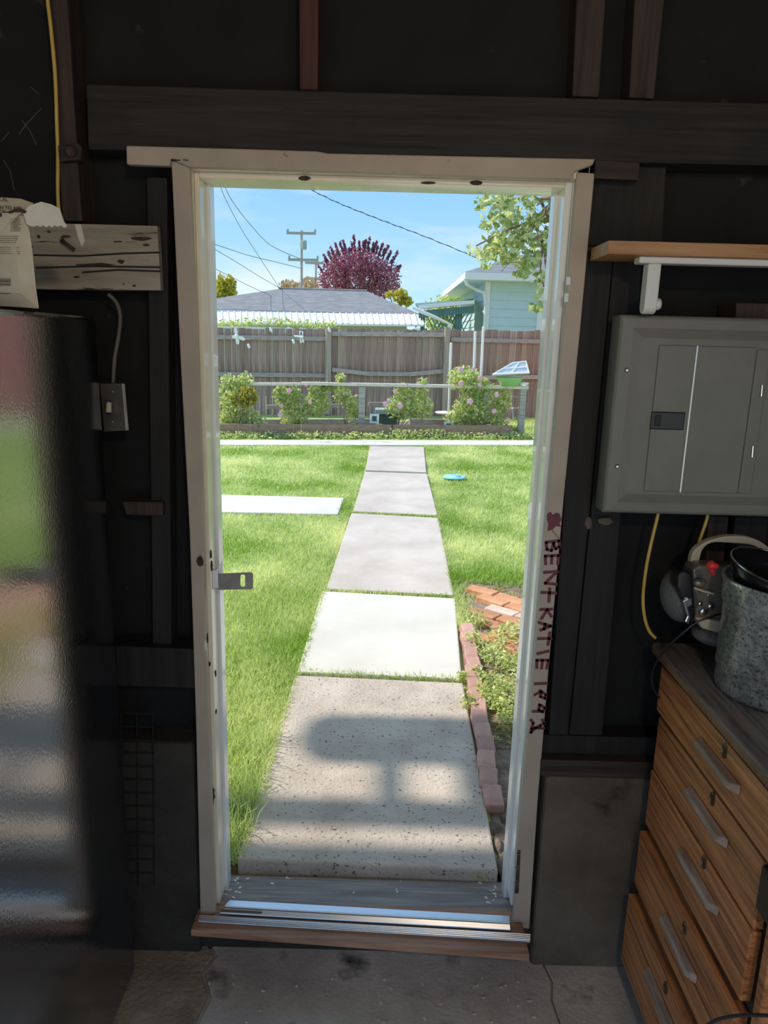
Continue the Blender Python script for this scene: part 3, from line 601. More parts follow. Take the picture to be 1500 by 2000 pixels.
arm.prism([(xa0, y, z) for y, z in prof], (xa1 - xa0, 0, 0)); arm.build('arm', M['white'], th_, bevel=0.003)
MB().lathe([(0.013, 0), (0.013, .008), (.010, .012), (.003, .013)], (xa1, 1.695, zb_ + 0.022), 16, Matrix.Rotation(math.pi / 2, 3, 'Y')).build('spindle_hub', M['white'], th_)

# electrical panel
YPn = 1.72
ep = thing('breaker_box', (0.73, 1.75, 1.37), 'grey steel electrical panel on the wall right of the doorway', 'electrical panel')
ex0, ex1, ez0, ez1 = 0.523, 0.955, 1.371, 1.83
mb = MB()
def rect(x0, x1, z0, z1, y): return [Vector((x0, y, z0)), Vector((x1, y, z0)), Vector((x1, y, z1)), Vector((x0, y, z1))]
A = rect(ex0, ex1, ez0, ez1, 1.79); B = rect(ex0, ex1, ez0, ez1, YPn + .006); B2 = rect(ex0 + .006, ex1 - .006, ez0 + .006, ez1 - .006, YPn); C_ = rect(ex0 + .030, ex1 - .030, ez0 + .028, ez1 - .028, YPn - .001); D_ = rect(ex0 + .048, ex1 - .05, ez0 + .05, ez1 - .05, YPn - .010)
fs = []
for k in range(4):
    for i in range(4): fs.append((k * 4 + i, k * 4 + (i + 1) % 4, k * 4 + 4 + (i + 1) % 4, k * 4 + 4 + i))
fs += [(0, 1, 2, 3)[::-1], (16, 17, 18, 19)]
mb.add(A + B + B2 + C_ + D_, fs); mb.build('cover', M['panel'], ep, bevel=0.003)
zd0, zd1 = P(1300, 958, YPn).z, P(1300, 674, YPn).z; xd0, xd1 = P(1270, 820, YPn).x - .002, P(1471, 820, YPn).x
xm = P(1340, 820, YPn).x
do = MB().box(xd0, xm - .0008, 1.705, 1.7102, zd0, zd1).build('door', M['panel'], ep, bevel=0.002)
MB().box(xm + .0008, xd1 - .02, 1.705, 1.7102, zd0, zd1).build('door', M['panel'], ep, bevel=0.002)
MB().box(xd1 - .018, xd1 + 0.012, 1.7062, 1.7102, zd0, zd1 - .004).build('hinge_strip', M['panel'], ep, bevel=0.002)
MB().box(xm - .0016, xm + .0016, 1.7040, 1.7102, zd0, zd1).build('bright_seam', M['screw'], ep)
zl0, zl1 = P(1300, 838, YPn).z, P(1300, 803, YPn).z; xl0, xl1 = P(1267, 820, YPn).x, P(1332, 820, YPn).x
la = MB().box(xl0, xl1, 1.7025, 1.708, zl0, zl1).build('latch', M['blackplastic'], ep, bevel=0.003)
MB().box(xl0 + .008, xl0 + .022, 1.7005, 1.7035, zl0 + .008, zl1 - .008).build('slide_button', M['black'], la, bevel=0.001)
for q in ((1224, 723), (1205, 911)):
    MB().lathe([(.0055, 0), (.0055, .002), (.003, .004), (.0005, .0042)], P(*q, YPn - .001), 12, Matrix.Rotation(math.pi / 2, 3, 'X')).build('screw', M['screw'], ep)
for ya, yb, xx in ((752, 774, 1488), (871, 893, 1470)):
    MB().tube([P(xx + 1, ya, 1.704), P(xx - 1, yb, 1.704)], 0.0028, 8).build('hinge', M['chrome'], ep)
# cables below the panel
tag(MB().tube(spline([P(*q, 1.77) for q in ((1288, 990), (1284, 1010), (1272, 1060), (1262, 1110), (1256, 1165), (1259, 1205), (1268, 1232), (1280, 1246))]), 0.0042, 8).build('electrical_cable', M['yellow']), 'yellow cable looping down from the bottom of the electrical panel', 'cable')
tag(MB().tube(spline([P(*q, 1.78) for q in ((1384, 990), (1381, 1012), (1372, 1040), (1364, 1066), (1358, 1120), (1356, 1180))]), 0.004, 8).build('electrical_cable', M['yellow']), 'short yellow cable behind the radio handle', 'cable')
# pale smudge of dried plaster below the panel
mb = MB()
for cx, cy, rx, ry in ((1182, 1018, 16, 9), (1150, 1022, 7, 12)):
    mb.prism([P(cx + rx * math.cos(k * .5) * rnd.uniform(.75, 1.1), cy + ry * math.sin(k * .5) * rnd.uniform(.75, 1.1), 1.8235) for k in range(12)], (0, .001, 0))
mb.build('plaster_smudge', M['studred'] if False else M['found'], wf)

# oak chest of drawers
XD, YN, YF = 0.72, 1.185, 1.735
ch = thing('chest_of_drawers', (0.98, 1.45, 0), 'tall narrow oak chest of five drawers with long wooden pulls', 'chest of drawers')
MB().box(XD + .022, 1.24, YN - .012, YF, 0.0, 0.985).build('carcass', M['oakdark'], ch)
tp = MB().box(XD - .012, 1.27, 1.02, 1.80, 0.992, 1.012).build('top', M['oaktop'], ch, bevel=0.006, seg=3)
MB().box(XD - .014, XD + .004, 1.02, 1.795, 0.986, 1.006).build('top_edge', M['oakedge'], tp, bevel=0.005, seg=2)
# five drawers: (top z, bottom z, pulled out by, near end)
DR = [(0.978, 0.855, 0.008, 1.10), (0.838, 0.690, 0.0, YN), (0.684, 0.525, 0.003, YN), (0.500, 0.335, 0.012, YN - .0), (0.300, 0.085, 0.022, YN)]
for i, (z1, z0, po, yn) in enumerate(DR):
    d = MB().box(XD - po, XD + .020, yn, YF - .004 + po * .3, z0, z1).build('drawer', M['oak'], ch, bevel=0.003)
    zc = (.917, .775, .620, .420, .235)[i]; ya, yb = (1.285, 1.315, 1.305, 1.335, 1.36)[i], (1.475, 1.508, 1.498, 1.522, 1.55)[i]
    pr = MB(); xf = XD - po
    B_ = [Vector((xf, ya, zc - .012)), Vector((xf, yb, zc - .012)), Vector((xf, yb, zc + .013)), Vector((xf, ya, zc + .013))]
    T_ = [Vector((xf - .022, ya + .016, zc - .004)), Vector((xf - .022, yb - .012, zc - .004)), Vector((xf - .019, yb - .012, zc + .010)), Vector((xf - .019, ya + .016, zc + .010))]
    pr.hexa(B_, T_); pr.build('pull', M['pull'], d, bevel=0.004, seg=2)
    kz = (.958, .822, .672, .478, .283)[i]; ky = (1.366, 1.402, 1.394, 1.42, 1.45)[i]
    qy = Matrix.Rotation(-math.pi / 2, 3, 'Y')
    MB().lathe([(.0125, 0), (.0125, .002), (.0095, .004), (.0075, .001)], (xf, ky, kz), 14, qy @ Matrix.Diagonal((1.35, .8, 1))).build('escutcheon', M['brass'], d)
    MB().box(xf - .0016, xf, ky - .0018, ky + .0018, kz - .008, kz + .006).build('keyhole', M['black'], d)
MB().box(XD + .0, XD + .03, YN - .062, YN - .038, 0.0, 0.838).build('corner_post', M['oak'], ch, bevel=0.003)
MB().box(XD - .006, XD + .03, YN - .05, YN - .004, 0.745, 0.835).build('corner_block', M['oakdark'], ch, bevel=0.002)
MB().box(XD + .02, XD + .5, YN - .062, YN - .03, 0.0, 0.985).build('side_panel', M['oakdark'], ch)
# thin black wire by the chest
tag(MB().tube(spline([P(*q, 1.06) for q in ((1370, 2010), (1400, 1992), (1440, 1984), (1490, 1983), (1540, 1990), (1580, 2010))]), 0.003, 8).build('wire_hoop', M['black']), 'thin black wire hoop near the foot of the oak chest', 'wire')

# radio on the chest
ZT = 1.012
ra = thing('portable_radio', (0.86, 1.72, ZT), 'grey and champagne portable radio with a cream arched handle, on the oak chest', 'radio')
YR = 1.70
c = P(1326, 1166, YR)
q_ = Matrix.Rotation(math.radians(-12), 3, 'Y')
MB().ell(c + Vector((.004, .01, 0)), (.043, .055, .066), q_, 24, 16).build('speaker_pod', M['grille'], ra, smooth=True)
MB().prism([P(x, y, YR - .066) for x, y in ((1334, 1174), (1344, 1169), (1352, 1170), (1353, 1181), (1344, 1187), (1349, 1205), (1346, 1221), (1338, 1215), (1343, 1204), (1339, 1190))], (0, .012, 0)).build('chrome_band_and_glint', M['chrome'], ra, bevel=0.002)  # chrome line; its wide upper end is cut to a white reflection's shape
bp = [(1352, 1112), (1368, 1104), (1440, 1108), (1500, 1116), (1500, 1240), (1440, 1240), (1372, 1228), (1359, 1206)]
MB().prism([P(x, y, YR - .03) for x, y in bp], (0, .055, 0)).build('front_panel', M['silver'], ra, bevel=0.006, seg=3)
MB().prism([P(x, y, YR - .045) for x, y in ((1358, 1206), (1400, 1212), (1460, 1222), (1460, 1240), (1400, 1236), (1372, 1228))], (0, .03, 0)).build('chin', M['cream'], ra, bevel=0.004)
MB().ell(P(1402, 1238, YR), (.062, .055, .028), None, 24, 12).build('lower_speaker', M['grille'], ra, smooth=True)
MB().prism([P(x, y, YR - .060) for x, y in ((1324, 1120), (1340, 1114), (1352, 1120), (1357, 1168), (1359, 1206), (1352, 1224), (1345, 1206), (1336, 1180), (1322, 1148))], (0, .05, 0)).build('black_strip', M['blackpan'], ra, bevel=0.006, seg=3)
MB().ell(P(1366, 1138, YR - .035), (.017, .012, .011), None, 18, 10).build('volume_knob', M['silver'], ra, smooth=True)
MB().tube([P(1352 + 3, 1148, YR - .04), P(1372, 1154, YR - .042), P(1394, 1160, YR - .042)], 0.003, 8).build('trim_line', M['cream'], ra)
MB().ell(P(1382, 1162, YR - .034), (.003, .006, .007), None, 10, 8).build('tuning_dial', M['chrome'], ra, smooth=True)
for q, r_ in (((1366, 1178), .0075), ((1387, 1183), .009), ((1373, 1194), .0115)):
    MB().lathe([(r_, 0), (r_, .003), (r_ * .75, .007), (.001, .008)], P(*q, YR - .031), 16, Matrix.Rotation(math.pi / 2, 3, 'X')).build('button', M['chrome'], ra, smooth=True)
ho = [(1348, 1122), (1353, 1080), (1385, 1056), (1430, 1047), (1475, 1053), (1510, 1078), (1530, 1120)]
hi_ = [(1519, 1120), (1500, 1086), (1472, 1066), (1430, 1061), (1392, 1060), (1374, 1072), (1367, 1092), (1360, 1122)]
hs = [P(x, y, YR + .01) for x, y in spline([(x, y, 0) for x, y in ho], 4) and [(v.x, v.y) for v in spline([(x, y, 0) for x, y in ho], 4)]]
hs2 = [P(v.x, v.y, YR + .01) for v in spline([(x, y, 0) for x, y in hi_], 4)]
mb = MB(); nA = len(hs); hb = hs2[::-1]; nm_ = min(nA, len(hb))
def resample(ps, n_):
    d_ = [0]
    for a_, b2 in zip(ps[:-1], ps[1:]): d_.append(d_[-1] + (b2 - a_).length)
    out = []
    for k in range(n_):
        t = d_[-1] * k / (n_ - 1); i = max(j for j in range(len(d_)) if d_[j] <= t + 1e-9); i = min(i, len(ps) - 2)
        u = (t - d_[i]) / max(d_[i + 1] - d_[i], 1e-9); out.append(ps[i].lerp(ps[i + 1], u))
    return out
oa, ob_ = resample(hs, 30), resample(hb, 30)
for k in range(29):
    dd = Vector((0, .022, 0)); mb.hexa([oa[k], oa[k + 1], ob_[k + 1], ob_[k]], [oa[k] + dd, oa[k + 1] + dd, ob_[k + 1] + dd, ob_[k] + dd])
mb2 = MB(); dd = Vector((0, .022, 0))
vv = oa + ob_ + [p + dd for p in oa] + [p + dd for p in ob_]; n = 30; ff = []
for k in range(n - 1):
    ff += [(k, k + 1, n + k + 1, n + k), (2 * n + k + 1, 2 * n + k, 3 * n + k, 3 * n + k + 1), (k + 1, k, 2 * n + k, 2 * n + k + 1), (n + k, n + k + 1, 3 * n + k + 1, 3 * n + k)]
ff += [(0, n, 3 * n, 2 * n), (n - 1, 3 * n - 1, 4 * n - 1, 2 * n - 1)]
mb2.add(vv, ff).build('handle', M['cream'], ra, bevel=0.003)
tag(MB().tube(spline([P(1410, 1198, 1.655), P(1390, 1204, 1.63), P(1360, 1216, 1.63), P(1330, 1240, 1.64), P(1300, 1268, 1.67), P(1280, 1298, 1.70), P(1273, 1325, 1.71), P(1278, 1348, 1.72), P(1292, 1368, 1.72), P(1300, 1378, 1.745)]), 0.0024, 8).build('radio_cord', M['blackplastic']), 'thin black cord trailing from the radio over the edge of the chest', 'cord')

# galvanised bucket
BC = Vector((0.888, 1.528, ZT)); hB = 0.262
bk_ = thing('galvanised_bucket', BC, 'galvanised steel bucket holding a black pan, on the oak chest', 'bucket')
prof = [(.004, .004), (.118, .004), (.122, 0), (.126, .012), (.1255, .05), (.129, .055), (.1285, .20), (.133, .205), (.135, .25), (.139, .256), (.139, .264), (.134, .264), (.130, .25), (.124, .06), (.120, .012), (.004, .01)]
MB().lathe(prof, BC, 56).build('pail', M['galv'], bk_, smooth=True)
# black pan with a red grip standing in the bucket
pc = Vector((0.868, 1.535, 1.296)); qp = Matrix.Rotation(math.radians(9), 3, 'Y') @ Matrix.Rotation(math.radians(9), 3, 'X')
pan = thing('black_pan', pc - Vector((0, 0, .04)), 'black pan with a steel rim and red-tipped grip resting in the galvanised bucket', 'pan')
MB().lathe([(.004, -.05), (.085, -.05), (.098, -.03), (.108, .0), (.104, .0), (.094, -.028), (.082, -.044), (.004, -.044)], pc, 44, qp).build('bowl', M['blackpan'], pan, smooth=True)
MB().tube([pc + qp @ Vector((.107 * math.cos(a), .107 * math.sin(a), .001)) for a in [k * 2 * math.pi / 44 for k in range(45)]], 0.0022, 8, False).build('rim', M['chrome'], pan, smooth=True)
MB().lathe([(.012, 0), (.013, .012), (.018, .022), (.014, .032), (.002, .034)], pc + Vector((.0, -.01, -.046)), 16).build('knob', M['blackpan'], pan, smooth=True)
MB().ell(pc + Vector((.0, -.01, -.008)), (.008, .008, .008), None, 14, 10).build('knob_cap', M['glassk'], pan, smooth=True)
MB().tube([P(1382, 1100, 1.56), P(1387, 1103, 1.56), P(1393, 1105, 1.555), P(1404, 1106, 1.55)], [.006, .0115, .009, .004], 12).build('red_tip', M['red'], pan, smooth=True)
MB().tube([P(1387, 1104, 1.56), P(1390, 1114, 1.56), P(1394, 1124, 1.56)], [.008, .006, .003], 10).build('red_lip', M['red'], pan, smooth=True)

# ================================================================== outdoors: ground, path
ZP, ZG = 0.17, 0.15
gd = struct(MB().box(-70, 70, 2.07, 120, -0.2, ZG - 0.01).build('ground', M['turf'])); gd['label'] = 'grassy ground of the yard'
dw = struct(MB().box(-12, 12, -18, BACK - 0.1, -0.15, -0.012).build('driveway', M['gravel'])); dw['label'] = 'tan gravel alley behind the garage'
SL = [('slabrough', [(463, 1677), (973, 1700), (904, 1333), (576, 1318)], 'rough pitted concrete path slab nearest the doorway, with bars of shadow across it'),
      ('slabpale', [(580, 1311), (902, 1325), (889, 1168), (629, 1154)], 'palest smooth concrete path slab, second from the doorway'),
      ('slab', [(637, 1149), (887, 1162), (856, 1011), (686, 1002)], 'third concrete path slab from the doorway, beige-grey'),
      ('slab', [(690, 998), (855, 1006), (834, 925), (713, 921)], 'fourth concrete path slab from the doorway, beside the side path'),
      ('slab', [(714, 918), (833, 922), (828, 873), (722, 871)], 'last concrete path slab, ending at the cross walk')]
for mt, q, lb in SL:
    tag(MB().prism([PZ(x, y, ZP) for x, y in q], (0, 0, -.07)).build('path_slab', M[mt], bevel=0.008, seg=2), lb, 'path slab', 'slabs of the concrete path')
    o = bpy.data.objects[-1] if False else None
a, b = PZ(672, 972, ZP), PZ(660, 1004, ZP)
tag(MB().prism([(a.x, a.y, ZP - .07), (b.x, b.y, ZP - .07), (-5.5, b.y - .15, ZP - .07), (-5.5, a.y - .02, ZP - .07)], (0, 0, .07)).build('path_slab', M['slabpale'], bevel=0.008), 'pale concrete side path slab running off to the left across the lawn', 'path slab')
def WYf(x): return 11.48 + .19 * x
tag(MB().prism([(-9, WYf(-9), .09), (8, WYf(8), .09), (8, WYf(8) + .56, .09), (-9, WYf(-9) + .56, .09)], (0, 0, .075)).build('cross_walk', M['slabpale'], bevel=0.006), 'pale concrete walk crossing the yard in front of the rose bed', 'walkway')

# lawns: blades
def xpl(Y): return -0.45 + .0185 * Y
def xpr(Y): return 0.355 + .0215 * Y
def blades(name, n, samp, label, near=6.0):
    px_, py_ = samp(n); N = len(px_)
    d = np.clip(py_ / near, .5, 2.2)
    h = npr.uniform(.022, .05, N) * np.where(py_ < 5, 1.15, 1.0); wd = npr.uniform(.0028, .0045, N) * np.clip(d * 1.3, .8, 3.4)
    an = npr.uniform(0, 2 * np.pi, N); le = npr.uniform(.1, .75, N); la = npr.uniform(0, 2 * np.pi, N)
    base = np.stack([px_, py_, np.full(N, ZG - .012)], 1)
    w2 = np.stack([np.cos(an) * wd, np.sin(an) * wd, np.zeros(N)], 1)
    tip = base + np.stack([np.cos(la) * le * h, np.sin(la) * le * h, h], 1)
    midp = base + np.stack([np.cos(la) * le * h * .3, np.sin(la) * le * h * .3, h * .55], 1)
    V = np.stack([base - w2, base + w2, midp + w2 * .8, midp - w2 * .8, tip], 1).reshape(-1, 3)
    i0 = np.arange(N) * 5
    F = [None] * (2 * N)
    fl_ = np.empty((N, 7), int)
    fl_[:, 0] = i0; fl_[:, 1] = i0 + 1; fl_[:, 2] = i0 + 2; fl_[:, 3] = i0 + 3; fl_[:, 4] = i0 + 3; fl_[:, 5] = i0 + 2; fl_[:, 6] = i0 + 4
    me = bpy.data.meshes.new(name)
    me.vertices.add(N * 5); me.vertices.foreach_set('co', V.ravel())
    me.loops.add(N * 7); me.loops.foreach_set('vertex_index', fl_.ravel())
    me.polygons.add(N * 2); st = np.empty((N, 2), int); st[:, 0] = np.arange(N) * 7; st[:, 1] = st[:, 0] + 4
    me.polygons.foreach_set('loop_start', st.ravel()); me.update(calc_edges=True)
    cl_ = np.array([noise.noise((x * 1.3, y * 1.3, 0)) for x, y in zip(px_, py_)])
    v = np.clip(npr.uniform(0, 1, N) * .5 + .28 + cl_ * .75 + .35 * np.array([noise.noise((x * 4.1, y * 2.6, 3)) for x, y in zip(px_, py_)]), 0, 1)
    at = me.attributes.new('v', 'FLOAT', 'POINT'); at.data.foreach_set('value', np.repeat(v, 5).astype(np.float32))
    o = link(name, me, M['grass'], None, (0, 0, 0)); tag(o, label, 'grass', kind='stuff'); return o
def dens_y(n, y0, y1):                      # more blades close to the door
    u = npr.uniform(0, 1, n); return y0 * (y1 / y0) ** (u ** .85)
a_side = (PZ(672, 972, ZP).y, PZ(660, 1004, ZP).y, PZ(666, 988, ZP).x)
def samp_l(n):
    y = dens_y(n, 2.0, 11.6); xr_ = xpl(y); xl_ = -.42 * y - .8; x = xr_ + (xl_ - xr_) * npr.uniform(0, 1, n) ** 1.35
    k = (y < 11.45 + .19 * x) & ~((y < a_side[0] + .02) & (y > a_side[1] - .02) & (x < a_side[2] + .0)); return x[k], y[k]
def samp_r(n):
    y = dens_y(n, 4.75, 12.2); xl_ = xpr(y); xr_ = .46 * y + .9; x = xl_ + (xr_ - xl_) * npr.uniform(0, 1, n) ** 1.3
    k = (y < 11.45 + .19 * x) & (y > 4.86 - .30 * (x - .5)); return x[k], y[k]
blades('lawn_grass', 120000, samp_l, 'bright green mown grass on the left of the path')
blades('lawn_grass', 85000, samp_r, 'green and straw-coloured grass on the right of the path')
def samp_f(n):
    x = npr.uniform(1.2, 4.2, n); y = npr.uniform(13.4, 16.5, n); k = y > 13.2 + .19 * (x - 2.0); return x[k], y[k]
blades('lawn_grass', 9000, samp_f, 'strip of grass between the rose bed and the fence')
def samp_j(n):
    ys = [PZ(740, 1317, ZP).y, PZ(760, 1157, ZP).y, PZ(770, 1003, ZP).y]; k = npr.integers(0, 3, n); y = np.array(ys)[k] + npr.normal(0, .008, n)
    x = xpl(y) + (xpr(y) - xpl(y)) * npr.uniform(0, 1, n); y = y - (x - .0) * .05; return x, y
blades('joint_grass', 1300, samp_j, 'short grass and moss growing in the joints between path slabs')

# ------------------------------------------------------------------ brick edging, patio, planting strip
struct(MB().box(-3, 3, 1.955, 2.07, -.2, .10).build('footing', M['soil']))
so = MB().prism([(xpr(2.0), 2.0, .1), (3.5, 2.0, .1), (3.5, 4.9, .1), (xpr(4.9), 4.9, .1)], (0, 0, .045))
tag(so.build('planting_soil', M['soil']), 'bare brown soil of the planting strip right of the path', 'soil', kind='stuff')
so = MB(); npz = 18
for k in range(70):
    y = rnd.uniform(2.02, 2.75); so.ell((xpr(y) + rnd.uniform(-.01, .5), y, .14), (rnd.uniform(.015, .05), rnd.uniform(.015, .05), rnd.uniform(.01, .035)), n=7, mrow=5)
tag(so.build('soil_clods', M['soil'], smooth=True), 'crumbled soil clods heaped beside the first path slab', 'soil', kind='stuff')
bm_ = MB().cbox((0, 0, 0), (.098, .102, .12)); 
be = thing('brick_edging', PZ(912, 1300, .14), 'row of pink tilted bricks edging the path on its right', 'brick edging')
me_b = None
pa, pb_ = PZ(909, 1226, .19), PZ(955, 1548, .19); nb = 15
for k in range(nb):
    t = k / (nb - 1); c = pa.lerp(pb_, t) + Vector((rnd.uniform(-.008, .008), 0, rnd.uniform(-.008, .006)))
    if me_b is None:
        o = MB().cbox((0, 0, 0), (.068, .102, .12)); 
        me_b = bpy.data.meshes.new('brick'); me_b.from_pydata([tuple(v) for v in o.v], [], o.f); me_b.update(); me_b.materials.append(M['brick'])
    o = link('brick', me_b, None, be, c + Vector((.012, 0, -.055)), bevel=0.006, rot=(math.radians(rnd.uniform(8, 16)), math.radians(rnd.uniform(-4, 4)), math.radians(rnd.uniform(-8, 8))))
bp_ = thing('brick_patio', PZ(960, 1190, .15), 'patch of worn orange and pale paving bricks right of the path', 'brick paving')
O = PZ(908, 1156, .165); U = (PZ(1020, 1188, .165) - O); U.z = 0; U.normalize(); Vv = Vector((U.y, -U.x, 0)); ang = math.atan2(U.y, U.x)
mbk = {}
for key in ('brickorange', 'brickpale'):
    o = MB().cbox((0, 0, 0), (.205, .098, .06)); mm_ = bpy.data.meshes.new('brick'); mm_.from_pydata([tuple(v) for v in o.v], [], o.f); mm_.update(); mm_.materials.append(M[key]); mbk[key] = mm_
for j in range(-1, 6):
    for i in range(-1, 10):
        c = O + U * (.215 * i + (.1 if j % 2 else 0) + .04 * j) + Vv * (.112 * j)
        if c.x < xpr(c.y) + .13: continue
        key = 'brickpale' if (j == 1 and rnd.random() < .85) or rnd.random() < .1 else 'brickorange'
        link('brick', mbk[key], None, bp_, c + Vector((0, 0, -.026 + rnd.uniform(-.005, .005))), bevel=0.008, rot=(rnd.uniform(-.04, .04), rnd.uniform(-.04, .04), ang + rnd.uniform(-.05, .05)))

def leafmesh(name, pts, size, mt, parent=None, flat=.0, v=None, aspect=.55, kind='stuff', label=None, cat=None, up=None):
    pts = np.asarray(pts, float); N = len(pts); s_ = np.asarray(size) if np.ndim(size) else npr.uniform(.6, 1.2, N) * size
    u = npr.normal(0, 1, (N, 3)); 
    if up is not None: u = u * .45 + np.array(up)
    if flat: u[:, 2] *= (1 - flat)
    u /= np.linalg.norm(u, axis=1, keepdims=True)
    r_ = npr.normal(0, 1, (N, 3)); 
    if flat: r_[:, 2] *= (1 - flat)
    w_ = np.cross(u, r_); 
    if flat: w_ = np.cross(np.cross(u, r_), u)
    w_ /= np.linalg.norm(w_, axis=1, keepdims=True) + 1e-9
    n_ = np.cross(u, w_); S = s_[:, None]
    V = np.stack([pts - u * S * .5, pts + w_ * S * aspect * .5 + n_ * S * .08, pts + u * S * .5, pts - w_ * S * aspect * .5 + n_ * S * .08], 1)
    org = Vector(WL[parent.name]) if parent is not None else Vector((0, 0, 0))
    V = V.reshape(-1, 3) - np.array(org)
    me = bpy.data.meshes.new(name); me.vertices.add(N * 4); me.vertices.foreach_set('co', V.ravel())
    idx = np.arange(N * 4).reshape(N, 4); tri = np.stack([idx[:, 0], idx[:, 1], idx[:, 2], idx[:, 0], idx[:, 2], idx[:, 3]], 1)
    me.loops.add(N * 6); me.loops.foreach_set('vertex_index', tri.ravel()); me.polygons.add(N * 2); me.polygons.foreach_set('loop_start', np.arange(N * 2) * 3); me.update(calc_edges=True)
    vv_ = npr.uniform(0, 1, N) if v is None else v
    at = me.attributes.new('v', 'FLOAT', 'POINT'); at.data.foreach_set('value', np.repeat(vv_, 4).astype(np.float32))
    o = link(name, me, M[mt], parent)
    if parent is None: o.location = (0, 0, 0)
    if kind: o['kind'] = kind
    if label: o['label'] = label
    if cat: o['category'] = cat
    return o
def blob(c, r3, n, shell=.5):
    u = npr.normal(0, 1, (n, 3)); u /= np.linalg.norm(u, axis=1, keepdims=True); r_ = npr.uniform(shell, 1, (n, 1)) ** .6
    return np.array(c) + u * r_ * np.array(r3)

# weeds along the bricks
wl_ = []
blades('path_edge_grass', 1500, lambda n: (lambda y: (xpr(y) + np.abs(npr.normal(0, .05, n)) + .005, y))(npr.uniform(3.95, 5.0, n)), 'short grass between the pale path slab and the brick paving')
for (x, y, n, sx, sz) in ((930, 1215, 60, .06, .05), (925, 1255, 70, .06, .05), (958, 1278, 110, .09, .06), (985, 1250, 110, .10, .06), (1002, 1235, 80, .08, .05), (978, 1300, 80, .08, .05), (960, 1345, 110, .08, .06), (990, 1362, 90, .08, .05), (1010, 1300, 90, .09, .05), (965, 1375, 60, .06, .04), (1000, 1395, 60, .07, .04), (945, 1362, 50, .04, .04), (1000, 1415, 50, .06, .04), (930, 1318, 50, .04, .04), (1020, 1340, 80, .1, .05)):
    c = PZ(x, y, .17); wl_.append(blob(c + Vector((0, 0, sz * .4)), (sx * 1.15, sx * 1.15, sz), int(n * 2.0), .1))
leafmesh('low_weeds', np.concatenate(wl_), .026, 'leafweed', label='low pale green weeds spreading over the planting strip beside the bricks', cat='weeds', flat=.5)
leafmesh('dry_litter', np.concatenate([blob(PZ(x, y, .150), (.13, .13, .008), 60, .05) for x, y in ((975, 1385), (1000, 1400), (1005, 1330), (1010, 1270), (960, 1320), (985, 1430), (915, 1165), (1000, 1160), (960, 1150))]), .03, 'leafgold', label='straw-coloured dry leaf litter on the planting strip', cat='leaf litter', aspect=.3, flat=.85)
for (x, y, n, r_, lab) in ((903, 1327, 45, .035, 'small green weed hanging over the path edge at the second slab joint'), (912, 1378, 70, .045, 'leafy green weed growing between brick edging and first path slab'), (968, 1447, 18, .02, 'tiny seedling with a white bud on the bare soil behind the bricks'), (938, 1716, 26, .022, 'tiny green weed sprouting at the corner of the doorstep')):
    z_ = .17 if y < 1700 else .135; c = PZ(x, y, z_)
    t_w = thing('weed', c, lab, 'weed')
    leafmesh('leaves', blob(c + Vector((0, 0, r_ * .6)), (r_, r_, r_ * .8), n, .2), .024 if n > 30 else .016, 'leafweed', t_w, flat=.4)
    for k in range(4): MB().tube([c, c + Vector((rnd.uniform(-1, 1) * r_ * .7, rnd.uniform(-1, 1) * r_ * .7, r_))], .0012, 5).build('stem', M['leafweed'] if False else M['twig'], t_w)
# rough tuft of long grass at the left of the first slab
gt = []
for k in range(420):
    y = rnd.uniform(2.05, 2.75); gt.append((xpl(y) - abs(rnd.gauss(0, .10)), y, ZG))
mb = MB()
for p in gt:
    h = rnd.uniform(.05, .13); a_ = rnd.uniform(0, 6.28); l_ = rnd.uniform(.2, .9) * h; d = Vector((math.cos(a_), math.sin(a_), 0)); s_ = d.orthogonal().normalized() * .0022
    p = Vector(p); q1 = p + d * l_ * .35 + Vector((0, 0, h * .6)); q2 = p + d * l_ + Vector((0, 0, h))
    mb.add([p - s_, p + s_, q1 + s_ * .8, q1 - s_ * .8, q2], [(0, 1, 2, 3), (3, 2, 4)])
go = mb.build('long_grass', M['grass'], fix=False); tag(go, 'longer unmown grass at the left edge of the nearest path slab', 'grass', kind='stuff')
at = go.data.attributes.new('v', 'FLOAT', 'POINT'); at.data.foreach_set('value', np.repeat(npr.uniform(.1, .8, len(gt)), 5).astype(np.float32))
# throwing disc on the lawn
c = PZ(887, 931, .19)
dsk = thing('flying_disc', c, 'aqua blue flying disc lying on the right-hand lawn', 'disc')
MB().lathe([(.09, .004), (.125, .008), (.135, .002), (.137, -.012), (.132, -.012), (.125, -.002), (.09, -.004)], c, 32, caps=False).build('ring', M['disc'], dsk, smooth=True)
MB().lathe([(.001, .0), (.088, .0), (.09, .004), (.001, .006)], c, 32).build('centre', M['disc'], dsk, smooth=True)

